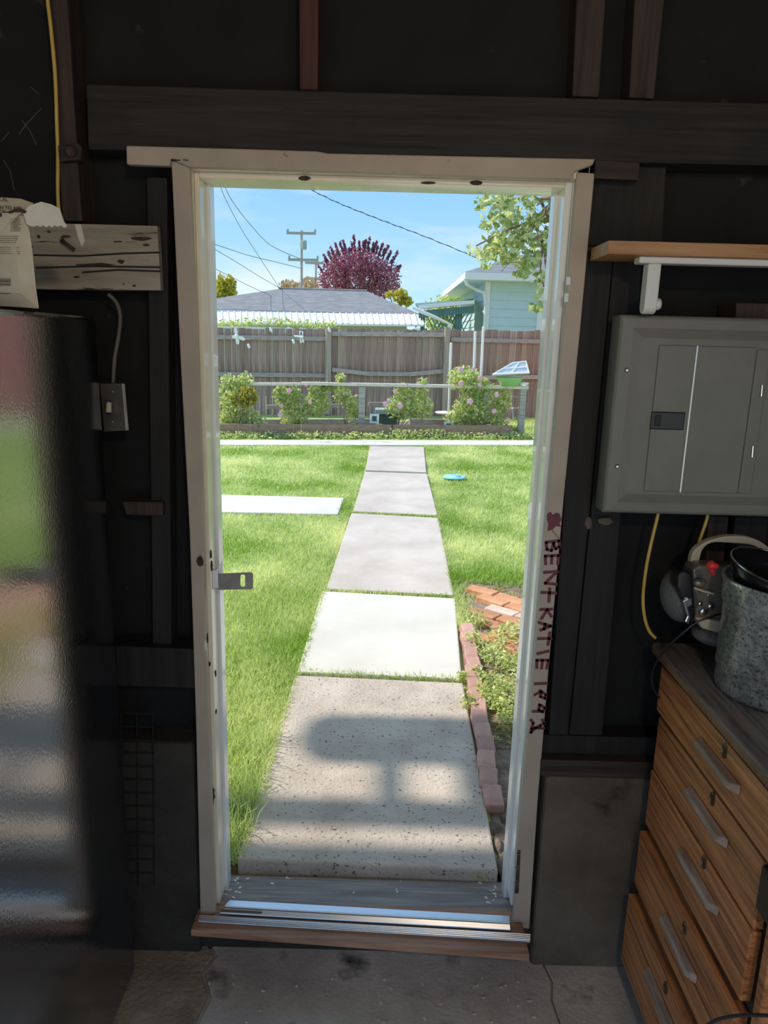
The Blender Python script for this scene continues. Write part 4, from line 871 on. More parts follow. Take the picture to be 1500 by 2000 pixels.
# ------------------------------------------------------------------ rose bed
def BY(x): return 12.55 + .19 * x
def Bp(px, py, off=0.0):
    Y = 12.5
    for _ in range(4): Y = BY(P(px, py, Y).x) + off
    return P(px, py, Y)
bd = thing('bed_frame', Bp(730, 850), 'weathered timber rail and edging around the rose bed', 'garden bed')
def bar(nm, a, b_, w_, h_, mt, parent, bev=.004):
    a = Vector(a); b_ = Vector(b_); d = (b_ - a); d2 = Vector((d.y, -d.x, 0)).normalized() * w_ / 2; u = Vector((0, 0, h_ / 2))
    return MB().hexa([a - d2 - u, b_ - d2 - u, b_ + d2 - u, a + d2 - u], [a - d2 + u, b_ - d2 + u, b_ + d2 + u, a + d2 + u]).build(nm, M[mt], parent, bevel=bev)
lz = [Bp(300, 842), Bp(505, 843), Bp(765, 846), Bp(1000, 850)]
for i in range(3): bar('edging_board', (lz[i].x + .01, lz[i].y, .26), (lz[i + 1].x - .01, lz[i + 1].y, .26), .06, .2, 'bedbrown', bd)
rl = [Bp(488, 750, .25), Bp(590, 750, .25), Bp(1030, 757, .25)]
bar('top_rail', rl[0], rl[1], .13, .045, 'bedrail', bd); bar('top_rail', rl[1] + Vector((.0, 0, .01)), rl[2], .13, .05, 'bedrail', bd)
for px_, py_ in ((707, 755), (1022, 760)):
    q = Bp(px_, py_, .25); MB().box(q.x - .055, q.x + .055, q.y - .05, q.y + .05, .12, q.z).build('post', M['bedwood'], bd, bevel=.006)
q = Bp(950, 760, .25); MB().box(q.x - .04, q.x + .04, q.y - .04, q.y + .04, .12, q.z).build('post', M['bedwood'], bd, bevel=.006)
for (xa, ya, xb, yb, h_) in ((430, 828, 745, 826, .15), (800, 826, 950, 828, .15), (520, 795, 700, 792, .07), (720, 789, 760, 789, .06)):
    a_, b2 = Bp(xa, ya, 1.0), Bp(xb, yb, 1.0); bar('rear_board', a_, b2, .04, h_, 'bedwood', bd)
bs = tag(MB().prism([(-6, BY(-6) - .05, .12), (2.3, BY(2.3) - .05, .12), (2.3, BY(2.3) + 2.0, .12), (-6, BY(-6) + 2.0, .12)], (0, 0, .08)).build('bed_soil', M['soil']), 'dark soil inside the rose bed', 'soil', kind='stuff')

def bush(name, label, base_px, blobs, mt='leafrose', flowers=(), fcol='pink', leaf=.072, nst=7, off=.3, cat='rose bush', stemr=.007):
    b0 = Bp(*base_px, off); b0.z = .19
    t = thing(name, b0, label, cat, None)
    pts = []; st_t = []
    for (cx, cy, rx, ry, n) in blobs:
        c = Bp(cx, cy, off); k = c.y * 1.0 / FPX; pts.append(blob(c, (rx * k, min(rx, ry) * k * .9, ry * k), int(n * 3.4), .15)); st_t.append(c)
    leafmesh('foliage', np.concatenate(pts), leaf, mt, t)
    for k in range(nst):
        e_ = rnd.choice(st_t) + Vector((rnd.uniform(-.12, .12), rnd.uniform(-.1, .1), rnd.uniform(-.05, .15))); m1 = b0.lerp(e_, .5) + Vector((rnd.uniform(-.05, .05), 0, .03))
        MB().tube([b0 + Vector((rnd.uniform(-.06, .06), 0, 0)), m1, e_], [stemr, stemr * .8, stemr * .5], 5).build('stem', M['twig'], t)
    for (fx, fy, fr_) in flowers:
        c = Bp(fx, fy, off - .22); k = c.y / FPX * fr_
        mb = MB(); mb.ell(c, (k * .5, k * .5, k * .4), None, 8, 5)
        for a_ in range(5): mb.ell(c + Vector((math.cos(a_ * 1.257) * k * .6, -.25 * k, math.sin(a_ * 1.257) * k * .6)), (k * .5, k * .25, k * .5), None, 7, 4)
        mb.build('flower', M[fcol], t, smooth=True)
    return t
bush('rose_bush', 'tall leafy bush with golden autumn leaves at the left end of the bed', (460, 845), ((455, 785, 36, 48, 340), (484, 828, 38, 30, 280), (440, 830, 24, 25, 120), (480, 745, 20, 20, 60), (448, 745, 20, 16, 60)), 'leafrose', cat='bush')
bush('golden_shrub', 'golden yellow shrub glowing among the leaves at the left of the bed', (480, 820), ((482, 775, 22, 20, 220), (460, 780, 12, 12, 60)), 'leafgold', cat='shrub', off=.1, nst=4)
bush('rose_bush', 'rose bush with pink blooms right of the golden shrub', (575, 845), ((560, 772, 30, 24, 230), (575, 812, 30, 30, 260), (620, 788, 28, 28, 220), (625, 760, 24, 14, 80), (640, 755, 18, 8, 40), (590, 840, 22, 12, 80)), flowers=((565, 763, 5), (547, 810, 5), (550, 793, 4), (606, 786, 4), (598, 752, 3)))
bush('rose_bush', 'sparse climbing rose shoots rising past the rail between fence post and bed post', (675, 845), ((668, 770, 18, 28, 90), (690, 800, 18, 28, 100), (664, 738, 10, 10, 30), (700, 840, 28, 14, 150), (650, 845, 28, 12, 110)))
bush('rose_bush', 'rose bush with pink blooms left of the middle of the bed, by the dark planter', (780, 845), ((780, 795, 32, 26, 170), (790, 765, 22, 18, 90), (825, 760, 14, 26, 60), (820, 795, 28, 26, 150), (805, 845, 44, 14, 220), (740, 840, 14, 12, 50)), flowers=((752, 789, 5), (781, 792, 6), (760, 782, 4), (772, 765, 4), (795, 752, 3)))
bush('rose_bush', 'largest rose bush, full of pink blooms, in front of the right fence panel', (920, 850), ((905, 740, 34, 26, 230), (935, 760, 34, 24, 220), (925, 800, 42, 34, 420), (960, 830, 36, 28, 260), (890, 820, 22, 24, 130), (980, 780, 22, 30, 150), (850, 845, 30, 14, 130), (1000, 845, 26, 14, 130)), flowers=((900, 722, 5), (925, 720, 4), (900, 749, 5), (938, 738, 5), (937, 752, 4), (918, 784, 6), (970, 771, 5), (965, 803, 5), (992, 820, 4), (953, 832, 4)))
leafmesh('ground_cover', np.concatenate([blob(Bp(x, 854, -.15), (.28, .14, .10 + .05 * (760 < x < 880)), 110, .1) for x in range(420, 1045, 22)]), .07, 'leafrose', label='low green ground cover along the foot of the rose bed', cat='ground cover', flat=.3)
leafmesh('dry_ornamental_grass', np.concatenate([blob(Bp(818, 795, .6), (.25, .2, .2), 160, .1)]), .09, 'leafgold', label='tuft of straw-coloured dry grass in the middle of the rose bed', cat='grass', aspect=.12, up=(0, 0, 1.0))
# things standing in the bed
q = Bp(756, 838, .55)
pt = thing('planter', q, 'dark green square planter with a grey lid behind the roses', 'planter')
MB().box(q.x - .17, q.x + .17, q.y - .15, q.y + .15, .2, q.z + .28).build('tub', M['planter'], pt, bevel=.01)
MB().box(q.x - .22, q.x + .22, q.y - .2, q.y + .2, q.z + .28, q.z + .36).build('lid', M['greybox'], pt, bevel=.01)
q = Bp(877, 812, .7)
bb = thing('bird_bath', Vector((q.x, q.y, .2)), 'shallow white bird bath dish behind the largest rose bush', 'bird bath')
MB().lathe([(.01, 0), (.22, .03), (.26, .06), (.25, .065), (.2, .04), (.01, .02)], (q.x, q.y, q.z), 24).build('dish', M['whitepetal'], bb, smooth=True)
MB().lathe([(.12, 0), (.07, .04), (.05, q.z - .2), (.08, q.z - .19)], (q.x, q.y, .2), 16).build('pedestal', M['greybox'], bb, smooth=True)
for (x, y, w_, h_, lab) in ((876, 832, 9, 16, 'small white square garden sign below the bird bath'), (731, 818, 9, 18, 'small white box at the left of the dark green planter')):
    q = Bp(x, y + h_ / 2, .2); k = q.y / FPX
    t = thing('garden_marker', q, lab, 'garden marker')
    MB().box(q.x - w_ * k, q.x + w_ * k, q.y, q.y + .03, q.z, q.z + h_ * k).build('board', M['whitepetal'], t, bevel=.004)
    MB().box(q.x - w_ * k * .5, q.x + w_ * k * .5, q.y - .006, q.y, q.z + h_ * k * .25, q.z + h_ * k * .8).build('face', M['planter'], t)
    MB().tube([(q.x, q.y + .015, .19), (q.x, q.y + .015, q.z + .01)], .01, 6).build('stake', M['bedwood'], t)
# green bowl with an open netted cover on the end of the rail
q = Bp(994, 753, .25)
gb = thing('bowl_planter', q, 'bright green bowl with a tilted white net cover on the end of the bed rail', 'bowl')
k = q.y / FPX
MB().lathe([(.01, .0), (17 * k, .0), (25 * k, 14 * k), (27 * k, 15 * k), (26 * k, 16 * k), (23 * k, 13 * k), (.01, .02)], q, 28).build('bowl', M['bowl'], gb, smooth=True)
cp = [(963, 731), (1000, 709), (1028, 706), (1033, 728), (1024, 732), (975, 735)]
zc = [Bp(x, y, .25) for x, y in cp]
rim_ = [Bp(963, 731, .0), Bp(1033, 728, .0), Bp(1033, 728, .55), Bp(963, 731, .55)]; tops = [Bp(1001, 709, .12), Bp(1027, 706, .12), Bp(1027, 706, .42), Bp(1001, 709, .42)]
for i in range(4):
    MB().tube([rim_[i], rim_[(i + 1) % 4]], .02, 6).build('cover_frame', M['whitepetal'], gb); MB().tube([tops[i], tops[(i + 1) % 4]], .014, 6).build('cover_frame', M['whitepetal'], gb)
    MB().tube([rim_[i], tops[i]], .014, 6).build('cover_frame', M['whitepetal'], gb)
    MB().prism([rim_[i].lerp(tops[(i + 1) % 4], .02), rim_[(i + 1) % 4], tops[(i + 1) % 4], tops[i]], (0, .004, .002)).build('net_panel', M['mesh'], gb)
MB().tube([rim_[0].lerp(rim_[1], .5), tops[0].lerp(tops[1], .5)], .012, 6).build('cover_frame', M['whitepetal'], gb)
MB().tube([rim_[0].lerp(tops[0], .5), rim_[1].lerp(tops[1], .5)], .012, 6).build('cover_frame', M['whitepetal'], gb)
q2 = Bp(1022, 751, .25); tag(MB().lathe([(.01, 0), (.07, 0), (.1, .03), (.09, .045), (.01, .05)], q2 - Vector((0, 0, .01)), 18).build('white_saucer', M['whitepetal'], smooth=True), 'small white saucer at the right end of the bed rail', 'saucer')
# wire tomato cage by the right post
tcg = thing('plant_cage', Bp(1006, 812, .5), 'thin wire plant cage left of the right-hand bed post', 'plant cage')
c = Bp(1006, 812, .5)
for i_, zz in enumerate((.14, .34, .54)):
    MB().tube([c + Vector(((.10 + .05 * i_) * math.cos(a_), (.10 + .05 * i_) * math.sin(a_), zz)) for a_ in [j * math.pi / 10 for j in range(21)]], .006, 5, False).build('ring', M['alu'], tcg)
for j in range(3):
    a_ = j * 2.09; MB().tube([c + Vector((.05 * math.cos(a_), .05 * math.sin(a_), -.1)), c + Vector((.2 * math.cos(a_), .2 * math.sin(a_), .56))], .006, 5).build('leg', M['alu'], tcg)
# metal garden ornaments on thin stakes
def wing(c, dx, dz, w_):
    d = Vector((dx, 0, dz)); n = Vector((-dz, 0, dx)).normalized() * w_
    return [c, c + d * .5 + n, c + d * .95 + n * .6, c + d, c + d * .9 - n * .6, c + d * .45 - n * .8]
c = Bp(462, 657, -.2); k = c.y / FPX
bf = thing('butterfly_ornament', Vector((c.x, c.y, .19)), 'white metal butterfly ornament on a stake before the left fence panel', 'ornament')
for dx, dz, w_ in ((-2, 16, 4), (16, -6, 4), (-9, -1, 4), (2, -15, 4)): MB().prism(wing(c, dx * k, dz * k, w_ * k), (0, .012, 0)).build('wing', M['whitepetal'], bf)
MB().tube([(c.x, c.y + .01, .19), (c.x, c.y + .01, c.z)], .0035, 5).build('stake', M['fence'], bf); MB().ell(c, (4 * k, .02, 5 * k), None, 10, 6).build('body', M['whitepetal'], bf)
c = Bp(588, 658, -.2)
df = thing('dragonfly_ornament', Vector((c.x, c.y, .19)), 'white metal dragonfly ornament on a stake near the left fence post', 'ornament')
for dx, dz, w_ in ((-2, 12, 3), (3, 11, 3), (-1, -12, 2.6), (5, -11, 2.6)): MB().prism(wing(c, dx * k, dz * k, w_ * k), (0, .012, 0)).build('wing', M['whitepetal'], df)
MB().tube([c + Vector((-14 * k, 0, 1.5 * k)), c, c + Vector((4 * k, 0, 0))], [.012, .02, .025], 6).build('body', M['whitepetal'], df)
MB().tube([(c.x, c.y + .01, .19), (c.x, c.y + .01, c.z)], .0035, 5).build('stake', M['fence'], df)
for (x, y, lab) in ((486, 676, 'small white drop ornament right below the butterfly'), (529, 644, 'small white drop ornament midway between butterfly and dragonfly'), (573, 667, 'small white drop ornament left below the dragonfly'), (643, 644, 'small white drop ornament over the left fence post')):
    c = Bp(x, y, -.2); t = thing('drop_ornament', Vector((c.x, c.y, .19)), lab, 'ornament')
    MB().ell(c, (2.6 * k, .02, 5 * k), Matrix.Rotation(math.radians(-20), 3, 'Y'), 10, 8).build('drop', M['whitepetal'], t, smooth=True)
    MB().tube([(c.x, c.y + .01, .19), (c.x, c.y + .01, c.z)], .003, 5).build('stake', M['fence'], t)
for (x0, y0, x1, y1, lab) in ((881, 672, 878, 755, 'short white garden stake beside the right fence post'), (928, 650, 925, 745, 'middle one of three white garden stakes in front of the fence'), (944, 640, 939, 745, 'tallest white garden stake, rightmost of three in front of the fence')):
    a_, b2 = Bp(x0, y0, .5), Bp(x1, y1, .5); d = (b2 - a_); b3 = a_ + d * ((.19 - a_.z) / d.z)
    t = thing('garden_stake', b3, lab, 'stake'); MB().tube([b3, a_], .022, 8).build('pole', M['whitetrim'], t); MB().ell(a_, (.024, .024, .024), None, 8, 6).build('cap', M['whitetrim'], t)

# ------------------------------------------------------------------ fence
def FY(x): return 16.3 + .17 * x
def Fp(px, py, off=0):
    Y = 16.3
    for _ in range(4): Y = FY(P(px, py, Y).x) + off
    return P(px, py, Y)
fe = thing('board_fence', (0, FY(0), .14), 'weathered grey-brown board fence across the back of the yard', 'fence')
fa = math.atan(.17)
def top_at(x):
    za, zb2 = Fp(425, 640).z, Fp(1060, 646).z; xa, xb = Fp(425, 640).x, Fp(1060, 646).x; return za + (zb2 - za) * (x - xa) / (xb - xa)
bmesh_ = []
for k in range(4):
    o = MB().box(-.068, .068, -.009, .009, 0, 1); mm_ = bpy.data.meshes.new('board'); mm_.from_pydata([tuple(v) for v in o.v], [], o.f); mm_.update(); mm_.materials.append(M['fence']); bmesh_.append(mm_)
x = -7.5; i = 0
while x < 4.45:
    zt_ = top_at(x) + rnd.uniform(-.02, .015); o = link('board', bmesh_[i % 4], None, fe, (x, FY(x) + rnd.uniform(-.006, .006), .14), rot=(0, rnd.uniform(-.006, .006), fa)); o.scale = (1, 1, zt_ - .14)
    x += .1385; i += 1
posts = [Fp(425 - 230, 650).x, Fp(642, 650).x, Fp(874, 650).x, Fp(1105, 650).x, Fp(1330, 650).x]
for px_ in (195, 642, 874, 1105):
    q = Fp(px_, 642, -.10); MB().cbox((q.x, q.y, (q.z + .14) / 2 + .03), (.11, .10, q.z - .14), rotz(fa)).build('post', M['fencepost'], fe, bevel=.006)
def frail(xa, ya, xb, yb, h_=.09):
    a_, b2 = Fp(xa, ya, -.045), Fp(xb, yb, -.045); bar('rail', a_, b2, .04, h_, 'fencerail', fe)
frail(195, 655, 637, 662); frail(648, 652, 868, 654); frail(880, 663, 1100, 668)
frail(195, 727, 636, 734); frail(648, 722, 720, 730); frail(720, 730, 800, 731); frail(800, 731, 866, 725); frail(880, 738, 1095, 736)
leafmesh('fence_vine', np.concatenate([blob(Fp(x, 634 - 6 * max(0, math.sin((x - 430) / 60)), .4), (.35, .2, .10), 34, .1) for x in range(425, 660, 14)]), .08, 'leafweed', label='pale green vine tips showing over the left fence panel', cat='vine')

# ------------------------------------------------------------------ neighbouring garage
Yg = 23.0
xa, xb = P(300, 604, Yg).x, P(822, 612, Yg).x; ze = P(620, 609, Yg).z
ng = thing('neighbour_garage', ((xa + xb) / 2, Yg + 3, 0), 'low neighbouring garage with a grey hip roof and white eave behind the fence', 'garage')
MB().box(xa + .4, xb - .4, Yg + .4, Yg + 5.6, .14, ze - .1).build('wall', M['whitetrim'], ng)
ra0, ra1 = P(546, 566, Yg + 3), P(717, 567, Yg + 3)
E0 = [Vector((xa, Yg, ze)), Vector((xb, Yg, ze)), Vector((xb, Yg + 6, ze)), Vector((xa, Yg + 6, ze))]
ra0.z = ra1.z = (ra0.z + ra1.z) / 2
MB().add(E0 + [ra0, ra1] + [v - Vector((0, 0, .08)) for v in E0], [(0, 1, 5, 4), (1, 2, 5), (2, 3, 4, 5), (3, 0, 4), (6, 7, 1, 0), (7, 8, 2, 1), (8, 9, 3, 2), (9, 6, 0, 3), (9, 8, 7, 6)]).build('hip_roof', M['shingle'], ng)
MB().box(xa, xb, Yg - .04, Yg, ze - .16, ze - .02).build('fascia', M['whitetrim'], ng)
MB().tube([ra0, ra1], .05, 8).build('ridge_cap', M['shingle'], ng)
# white metal lean-to roof in front of it
pr_ = MB(); u0, u1 = P(300, 607, Yg - .1), P(822, 614, Yg - .1); l0, l1 = P(300, 629, Yg - 1.6), P(828, 634, Yg - 1.6)
dz = Vector((0, 0, -.05))
lr = thing('lean_to_roof', (u0.lerp(l1, .5)), 'white ribbed metal lean-to roof in front of the neighbouring garage', 'roof')
pr_.hexa([l0 + dz, l1 + dz, u1 + dz, u0 + dz], [l0, l1, u1, u0]); pr_.build('sheet', M['whitetrim'], lr)
for k in range(44):
    t = k / 43; MB().tube([u0.lerp(u1, t) + Vector((0, 0, .01)), l0.lerp(l1, t) + Vector((0, 0, .01))], .022, 5).build('rib', M['whitetrim'], lr)
MB().box(l0.x, l1.x, l0.y - .06, l0.y, l0.z - .22, l0.z - .06).build('gutter', M['whitetrim'], lr)
for t in (.02, .5, .98):
    p = l0.lerp(l1, t); MB().box(p.x - .05, p.x + .05, p.y - .02, p.y + .08, .14, p.z - .1).build('post', M['whitetrim'], lr)

# ------------------------------------------------------------------ teal house
Yh = 22.0
hx = P(950, 600, Yh).x
th2 = thing('teal_house', (hx + 3, Yh + 4, 0), 'teal board-sided house with white fascia and grey hip roof at the right', 'house')
z_e = P(985, 548, Yh - .5).z
MB().box(hx, hx + 7.0, Yh, Yh + 8, .14, z_e + .1).build('core', M['teal'], th2)
sz_ = .235; nrow = int((z_e - .14) / sz_) + 1
for k in range(nrow):
    z0_ = .14 + k * sz_; z1_ = min(z0_ + sz_ + .012, z_e + .08)
    mbf = MB(); mbf.hexa([(hx - .03, Yh - .035, z0_), (hx + 7, Yh - .035, z0_), (hx + 7, Yh, z0_), (hx - .03, Yh, z0_)], [(hx - .03, Yh - .012, z1_), (hx + 7, Yh - .012, z1_), (hx + 7, Yh, z1_), (hx - .03, Yh, z1_)]); mbf.build('siding_board', M['teal'], th2)
    mbf = MB(); mbf.hexa([(hx - .035, Yh - .03, z0_), (hx, Yh - .03, z0_), (hx, Yh + 8, z0_), (hx - .035, Yh + 8, z0_)], [(hx - .012, Yh - .03, z1_), (hx, Yh - .03, z1_), (hx, Yh + 8, z1_), (hx - .012, Yh + 8, z1_)]); mbf.build('siding_board', M['teal'], th2)
MB().box(hx - .06, hx + .08, Yh - .06, Yh + .08, .14, z_e).build('corner_board', M['whitetrim'], th2)
q = P(1055, 600, Yh); MB().box(q.x - .08, q.x + .12, Yh - .07, Yh, .14, z_e).build('white_corner_trim', M['whitetrim'], th2)
ex_ = P(908, 538, Yh - .55).x; zf0, zf1 = P(985, 548, Yh - .55).z, P(985, 533, Yh - .55).z
MB().box(ex_, hx + 7.5, Yh - .6, Yh - .5, zf0, zf1).build('fascia', M['whitetrim'], th2, bevel=.01)
MB().box(ex_, ex_ + .08, Yh - .55, Yh + 8.5, zf0, zf1).build('fascia', M['whitetrim'], th2, bevel=.01)
MB().box(ex_ + .05, hx + 7.5, Yh - .52, Yh + 8.5, zf0 + .02, zf0 + .06).build('soffit', M['whitetrim'], th2)
ap = P(1140, 462, Yh + 3.6)
R0 = [Vector((ex_, Yh - .6, zf1)), Vector((hx + 7.5, Yh - .6, zf1)), Vector((hx + 7.5, Yh + 8.5, zf1)), Vector((ex_, Yh + 8.5, zf1))]
a1 = Vector((hx + 3.4, ap.y, ap.z)); MB().add(R0 + [ap, a1], [(0, 1, 5, 4), (1, 2, 5), (2, 3, 4, 5), (3, 0, 4), (3, 2, 1, 0)]).build('hip_roof', M['shingle'], th2)
MB().tube([P(908, 543, Yh - .5), P(912, 556, Yh - .45), P(930, 566, Yh - .1), P(946, 572, Yh - .08), P(948, 600, Yh - .08), Vector((P(948, 600, Yh - .08).x, Yh - .08, .2))], .045, 8).build('downspout', M['whitetrim'], th2)
# green pergola beside the house
pg = thing('green_pergola', P(870, 640, Yh + .5), 'green patio cover with lattice side next to the teal house', 'pergola')
r0, r1 = P(818, 600, Yh - .2), P(926, 590, Yh - .2); r2, r3 = r1 + Vector((.3, 3.0, .25)), r0 + Vector((0, 3.0, .25))
MB().hexa([r0 - Vector((0, 0, .06)), r1 - Vector((0, 0, .06)), r2 - Vector((0, 0, .06)), r3 - Vector((0, 0, .06))], [r0, r1, r2, r3]).build('roof_sheet', M['greenpaint'], pg)
bar('white_edge', r0 + Vector((0, -.03, 0)), r1 + Vector((0, -.03, 0)), .05, .1, 'whitetrim', pg)
g0, g1 = P(818, 606, Yh - .1), P(926, 597, Yh - .1); bar('beam', g0 - Vector((0, 0, .12)), g1 - Vector((0, 0, .1)), .1, .2, 'greenpaint', pg)
q = P(896, 620, Yh); MB().box(q.x - .1, q.x + .1, Yh, Yh + .15, .14, g1.z - .1).build('post', M['greenpaint'], pg)
q = P(826, 620, Yh); MB().box(q.x - .06, q.x + .06, Yh, Yh + .12, .14, g0.z - .1).build('post', M['greenpaint'], pg)
la_, lb_ = P(832, 612, Yh + .2), P(922, 612, Yh + .2); zl_ = 1.6
nl = 13
for k in range(nl):
    xx = la_.x + (lb_.x - la_.x) * k / (nl - 1)
    for sgn in (1, -1):
        e_ = Vector((xx + sgn * .45, Yh + .2, la_.z - .9)); s_ = Vector((xx, Yh + .2, la_.z))
        if la_.x - .05 < e_.x < lb_.x + .05: MB().tube([s_, e_], .022, 4).build('lattice_slat', M['lattice'], pg)
MB().tube([P(806, 601, Yh - .4), P(822, 608, Yh - .4), P(850, 620, Yh - .4), P(880, 634, Yh - .4), Vector((P(880, 634, Yh - .4).x, Yh - .4, .2))], .05, 8).build('gutter_pipe', M['whitetrim'], pg)
gbk = leafmesh('hedge', np.concatenate([blob(P(x, 622, Yh + 4), (.45, .5, .8), 130, .2) for x in range(846, 884, 7)]), .16, 'leafweed', label='sunlit green hedge seen through the pergola lattice', cat='hedge')

# red shed off to the right, caught in the sheen of the refrigerator
rs = thing('red_shed', (7.2, 16.0, .14), 'red-painted shed beyond the lawn to the right, reflected in the refrigerator side', 'shed')
MB().box(4.8, 10.0, 14.2, 18, .14, 3.0).build('walls', M['redsiding'], rs)
for k in range(16): MB().box(4.78, 10.0, 14.17, 14.2, .16 + k * .178, .16 + k * .178 + .17).build('siding_board', M['redsiding'], rs)
MB().prism([(4.6, 13.9, 3.0), (4.6, 18.3, 3.0), (4.6, 16.1, 4.0)], (5.8, 0, 0)).build('roof', M['shingle'], rs)

# ------------------------------------------------------------------ utility poles and wires
def upole(label, px, ytop, Y, r_, arms, ybase=600):
    t0 = P(px, ytop, Y); t = thing('utility_pole', Vector((t0.x, Y, .14)), label, 'utility pole')
    MB().tube([(t0.x, Y, .14), t0], [r_ * 1.15, r_], 10).build('pole', M['pole'], t)
    for (xa, xb, y) in arms:
        a_, b2 = P(xa, y, Y - r_), P(xb, y + 1, Y - r_); bar('crossarm', a_, b2, .10, .14 * Y / 45, 'pole', t)
        for u in (.03, .97):
            c = a_.lerp(b2, u); MB().lathe([(.05, 0), (.07, .08), (.05, .16), (.01, .2)], c + Vector((0, 0, .06)), 8).build('insulator', M['greybox'], t)
    return t
p1 = upole('near tall wooden utility pole with two crossarms behind the garage roof', 589, 450, 45, .07, ((560, 617, 455), (563, 622, 507)))
c = P(594, 480, 44.7); MB().lathe([(.14, 0), (.15, .1), (.15, .45), (.1, .5)], c - Vector((0, 0, .2)), 12).build('transformer', M['greybox'], p1)
upole('far thin utility pole left of the plum tree', 617, 508, 75, .09, ((596, 632, 513), (598, 636, 544)))
WR = [((430, 362), (441, 390), (470, 445), (505, 500), (548, 566), 18, 'overhead wire, left one of the steep pair from the upper left'),
      ((438, 362), (455, 395), (490, 440), (530, 480), (588, 506), 37, 'overhead wire, right one of the steep pair running to the pole'),
      ((400, 470), (440, 484), (490, 500), (540, 512), (588, 524), 37, 'upper overhead wire slanting to the pole from the left'),
      ((400, 476), (430, 493), (470, 517), (510, 542), (553, 566), 18, 'middle overhead wire sloping toward the garage ridge'),
      ((400, 514), (430, 530), (460, 545), (490, 560), (530, 578), 17, 'lowest overhead wire meeting the garage roof on the left')]
for *pts, Y, lab in WR:
    tag(MB().tube(spline([P(*q, Y + 2 * i) for i, q in enumerate(pts)], 4), .0105 * Y / 26, 5).build('overhead_wire', M['wire']), lab, 'wire')
tw = thing('twisted_cable', P(750, 425, 24), 'twisted overhead service cable across the open sky to the right tree', 'cable')
sp = spline([P(*q, 22 + i) for i, q in enumerate(((590, 362), (660, 396), (740, 428), (830, 462), (935, 505)))], 16)
MB().tube(sp, .008, 5).build('wire', M['wire'], tw)
hel = [p + Vector((0, .015 * math.cos(i * 1.3), .015 * math.sin(i * 1.3))) for i, p in enumerate(sp)]
MB().tube(hel, .009, 5).build('wrap', M['wire'], tw)

# ------------------------------------------------------------------ trees behind
def tree(name, label, base, blobs, mt, leaf, trunk_r=.15, cat='tree', up=None):
    t = thing(name, Vector((base[0], base[1], .14)), label, cat)
    top = sum((Vector(b_[0]) for b_ in blobs), Vector((0, 0, 0))) / len(blobs)
    tk = MB().tube([(base[0], base[1], .14), (base[0] + .1, base[1], top.z * .5), top], [trunk_r, trunk_r * .8, trunk_r * .4], 8); tk.build('trunk', M['twig'], t)
    for k in range(6):
        e_ = Vector(rnd.choice(blobs)[0]); MB().tube([Vector((base[0] + .1, base[1], top.z * .6)), e_], [trunk_r * .5, trunk_r * .2], 6).build('branch', M['twig'], t)
    leafmesh('foliage', np.concatenate([blob(c, r3, n, .2) for c, r3, n in blobs]), leaf, mt, t, up=up)
    return t
Yt = 36
def T(px, py, Y=Yt): return P(px, py, Y)
k = Yt / FPX
bl = [(T(702, 548), (76 * k, 60 * k, 50 * k), 4600), (T(695, 515), (56 * k, 50 * k, 30 * k), 1500), (T(650, 550), (32 * k, 30 * k, 34 * k), 800), (T(752, 545), (32 * k, 30 * k, 36 * k), 800)]
for j in range(34):
    x0_ = 628 + j * 4.5 + rnd.uniform(-3, 3); u_ = (x0_ - 702) / 80; y0_ = 545 - 62 * math.sqrt(max(0, 1 - u_ * u_)); L2 = rnd.uniform(10, 34) * (1 - .45 * u_ * u_)
    for s_ in range(int(L2 / 4)): bl.append((T(x0_ + u_ * 3.0 * s_, y0_ - 4 * s_ + 6), (2.2 * k, 2.5 * k, 3.4 * k), 12))
tree('plum_tree', 'round purple-leaved plum tree with upright shoots behind the garage roof', (T(702, 560).x, Yt), bl, 'leafplum', .15, .2)
Yt2 = 42; k2 = Yt2 / FPX
tree('yellow_poplar', 'yellow-green poplar at the left edge above the garage roof', (T(440, 580, Yt2).x, Yt2), [(T(433, 575, Yt2), (14 * k2, 14 * k2, 40 * k2), 900), (T(450, 572, Yt2), (13 * k2, 12 * k2, 34 * k2), 800), (T(425, 590, Yt2), (20 * k2, 14 * k2, 22 * k2), 500)], 'leafyellow', .22, .15)
tree('yellow_tree', 'small golden autumn tree at the right foot of the plum tree', (T(785, 590, 30).x, 30), [(T(783, 580, 30), (16 * 30 / FPX, .3, 16 * 30 / FPX), 380), (T(795, 588, 30), (12 * 30 / FPX, .3, 10 * 30 / FPX), 180), (T(760, 575, 30), (8 * 30 / FPX, .2, 7 * 30 / FPX), 60)], 'leafyellow', .16, .08)
tree('hedge_tree', 'pale green treetop above the pergola roof', (T(893, 590, 32).x, 32), [(T(905, 580, 32), (24 * 32 / FPX, .5, 10 * 32 / FPX), 420), (T(875, 584, 32), (14 * 32 / FPX, .4, 8 * 32 / FPX), 160)], 'leafweed', .17, .08)
tree('bare_tree', 'pale orange bare-twigged treetop behind the garage ridge', (T(580, 570, 55).x, 55), [(T(568, 560, 55), (26 * 55 / FPX, .8, 12 * 55 / FPX), 300), (T(605, 556, 55), (18 * 55 / FPX, .8, 14 * 55 / FPX), 220)], 'twigorange', .30, .1, up=(0, 0, 1.2))
# hedges and distance beyond, closing the horizon behind the fence
leafmesh('far_hedge', np.concatenate([blob((x, 58, 1.6), (2.2, 1, 1.5), 150, .2) for x in np.arange(-34, 34, 2.2)]), .5, 'leafdark', label='dark distant hedge line beyond the neighbouring roofs', cat='hedge')

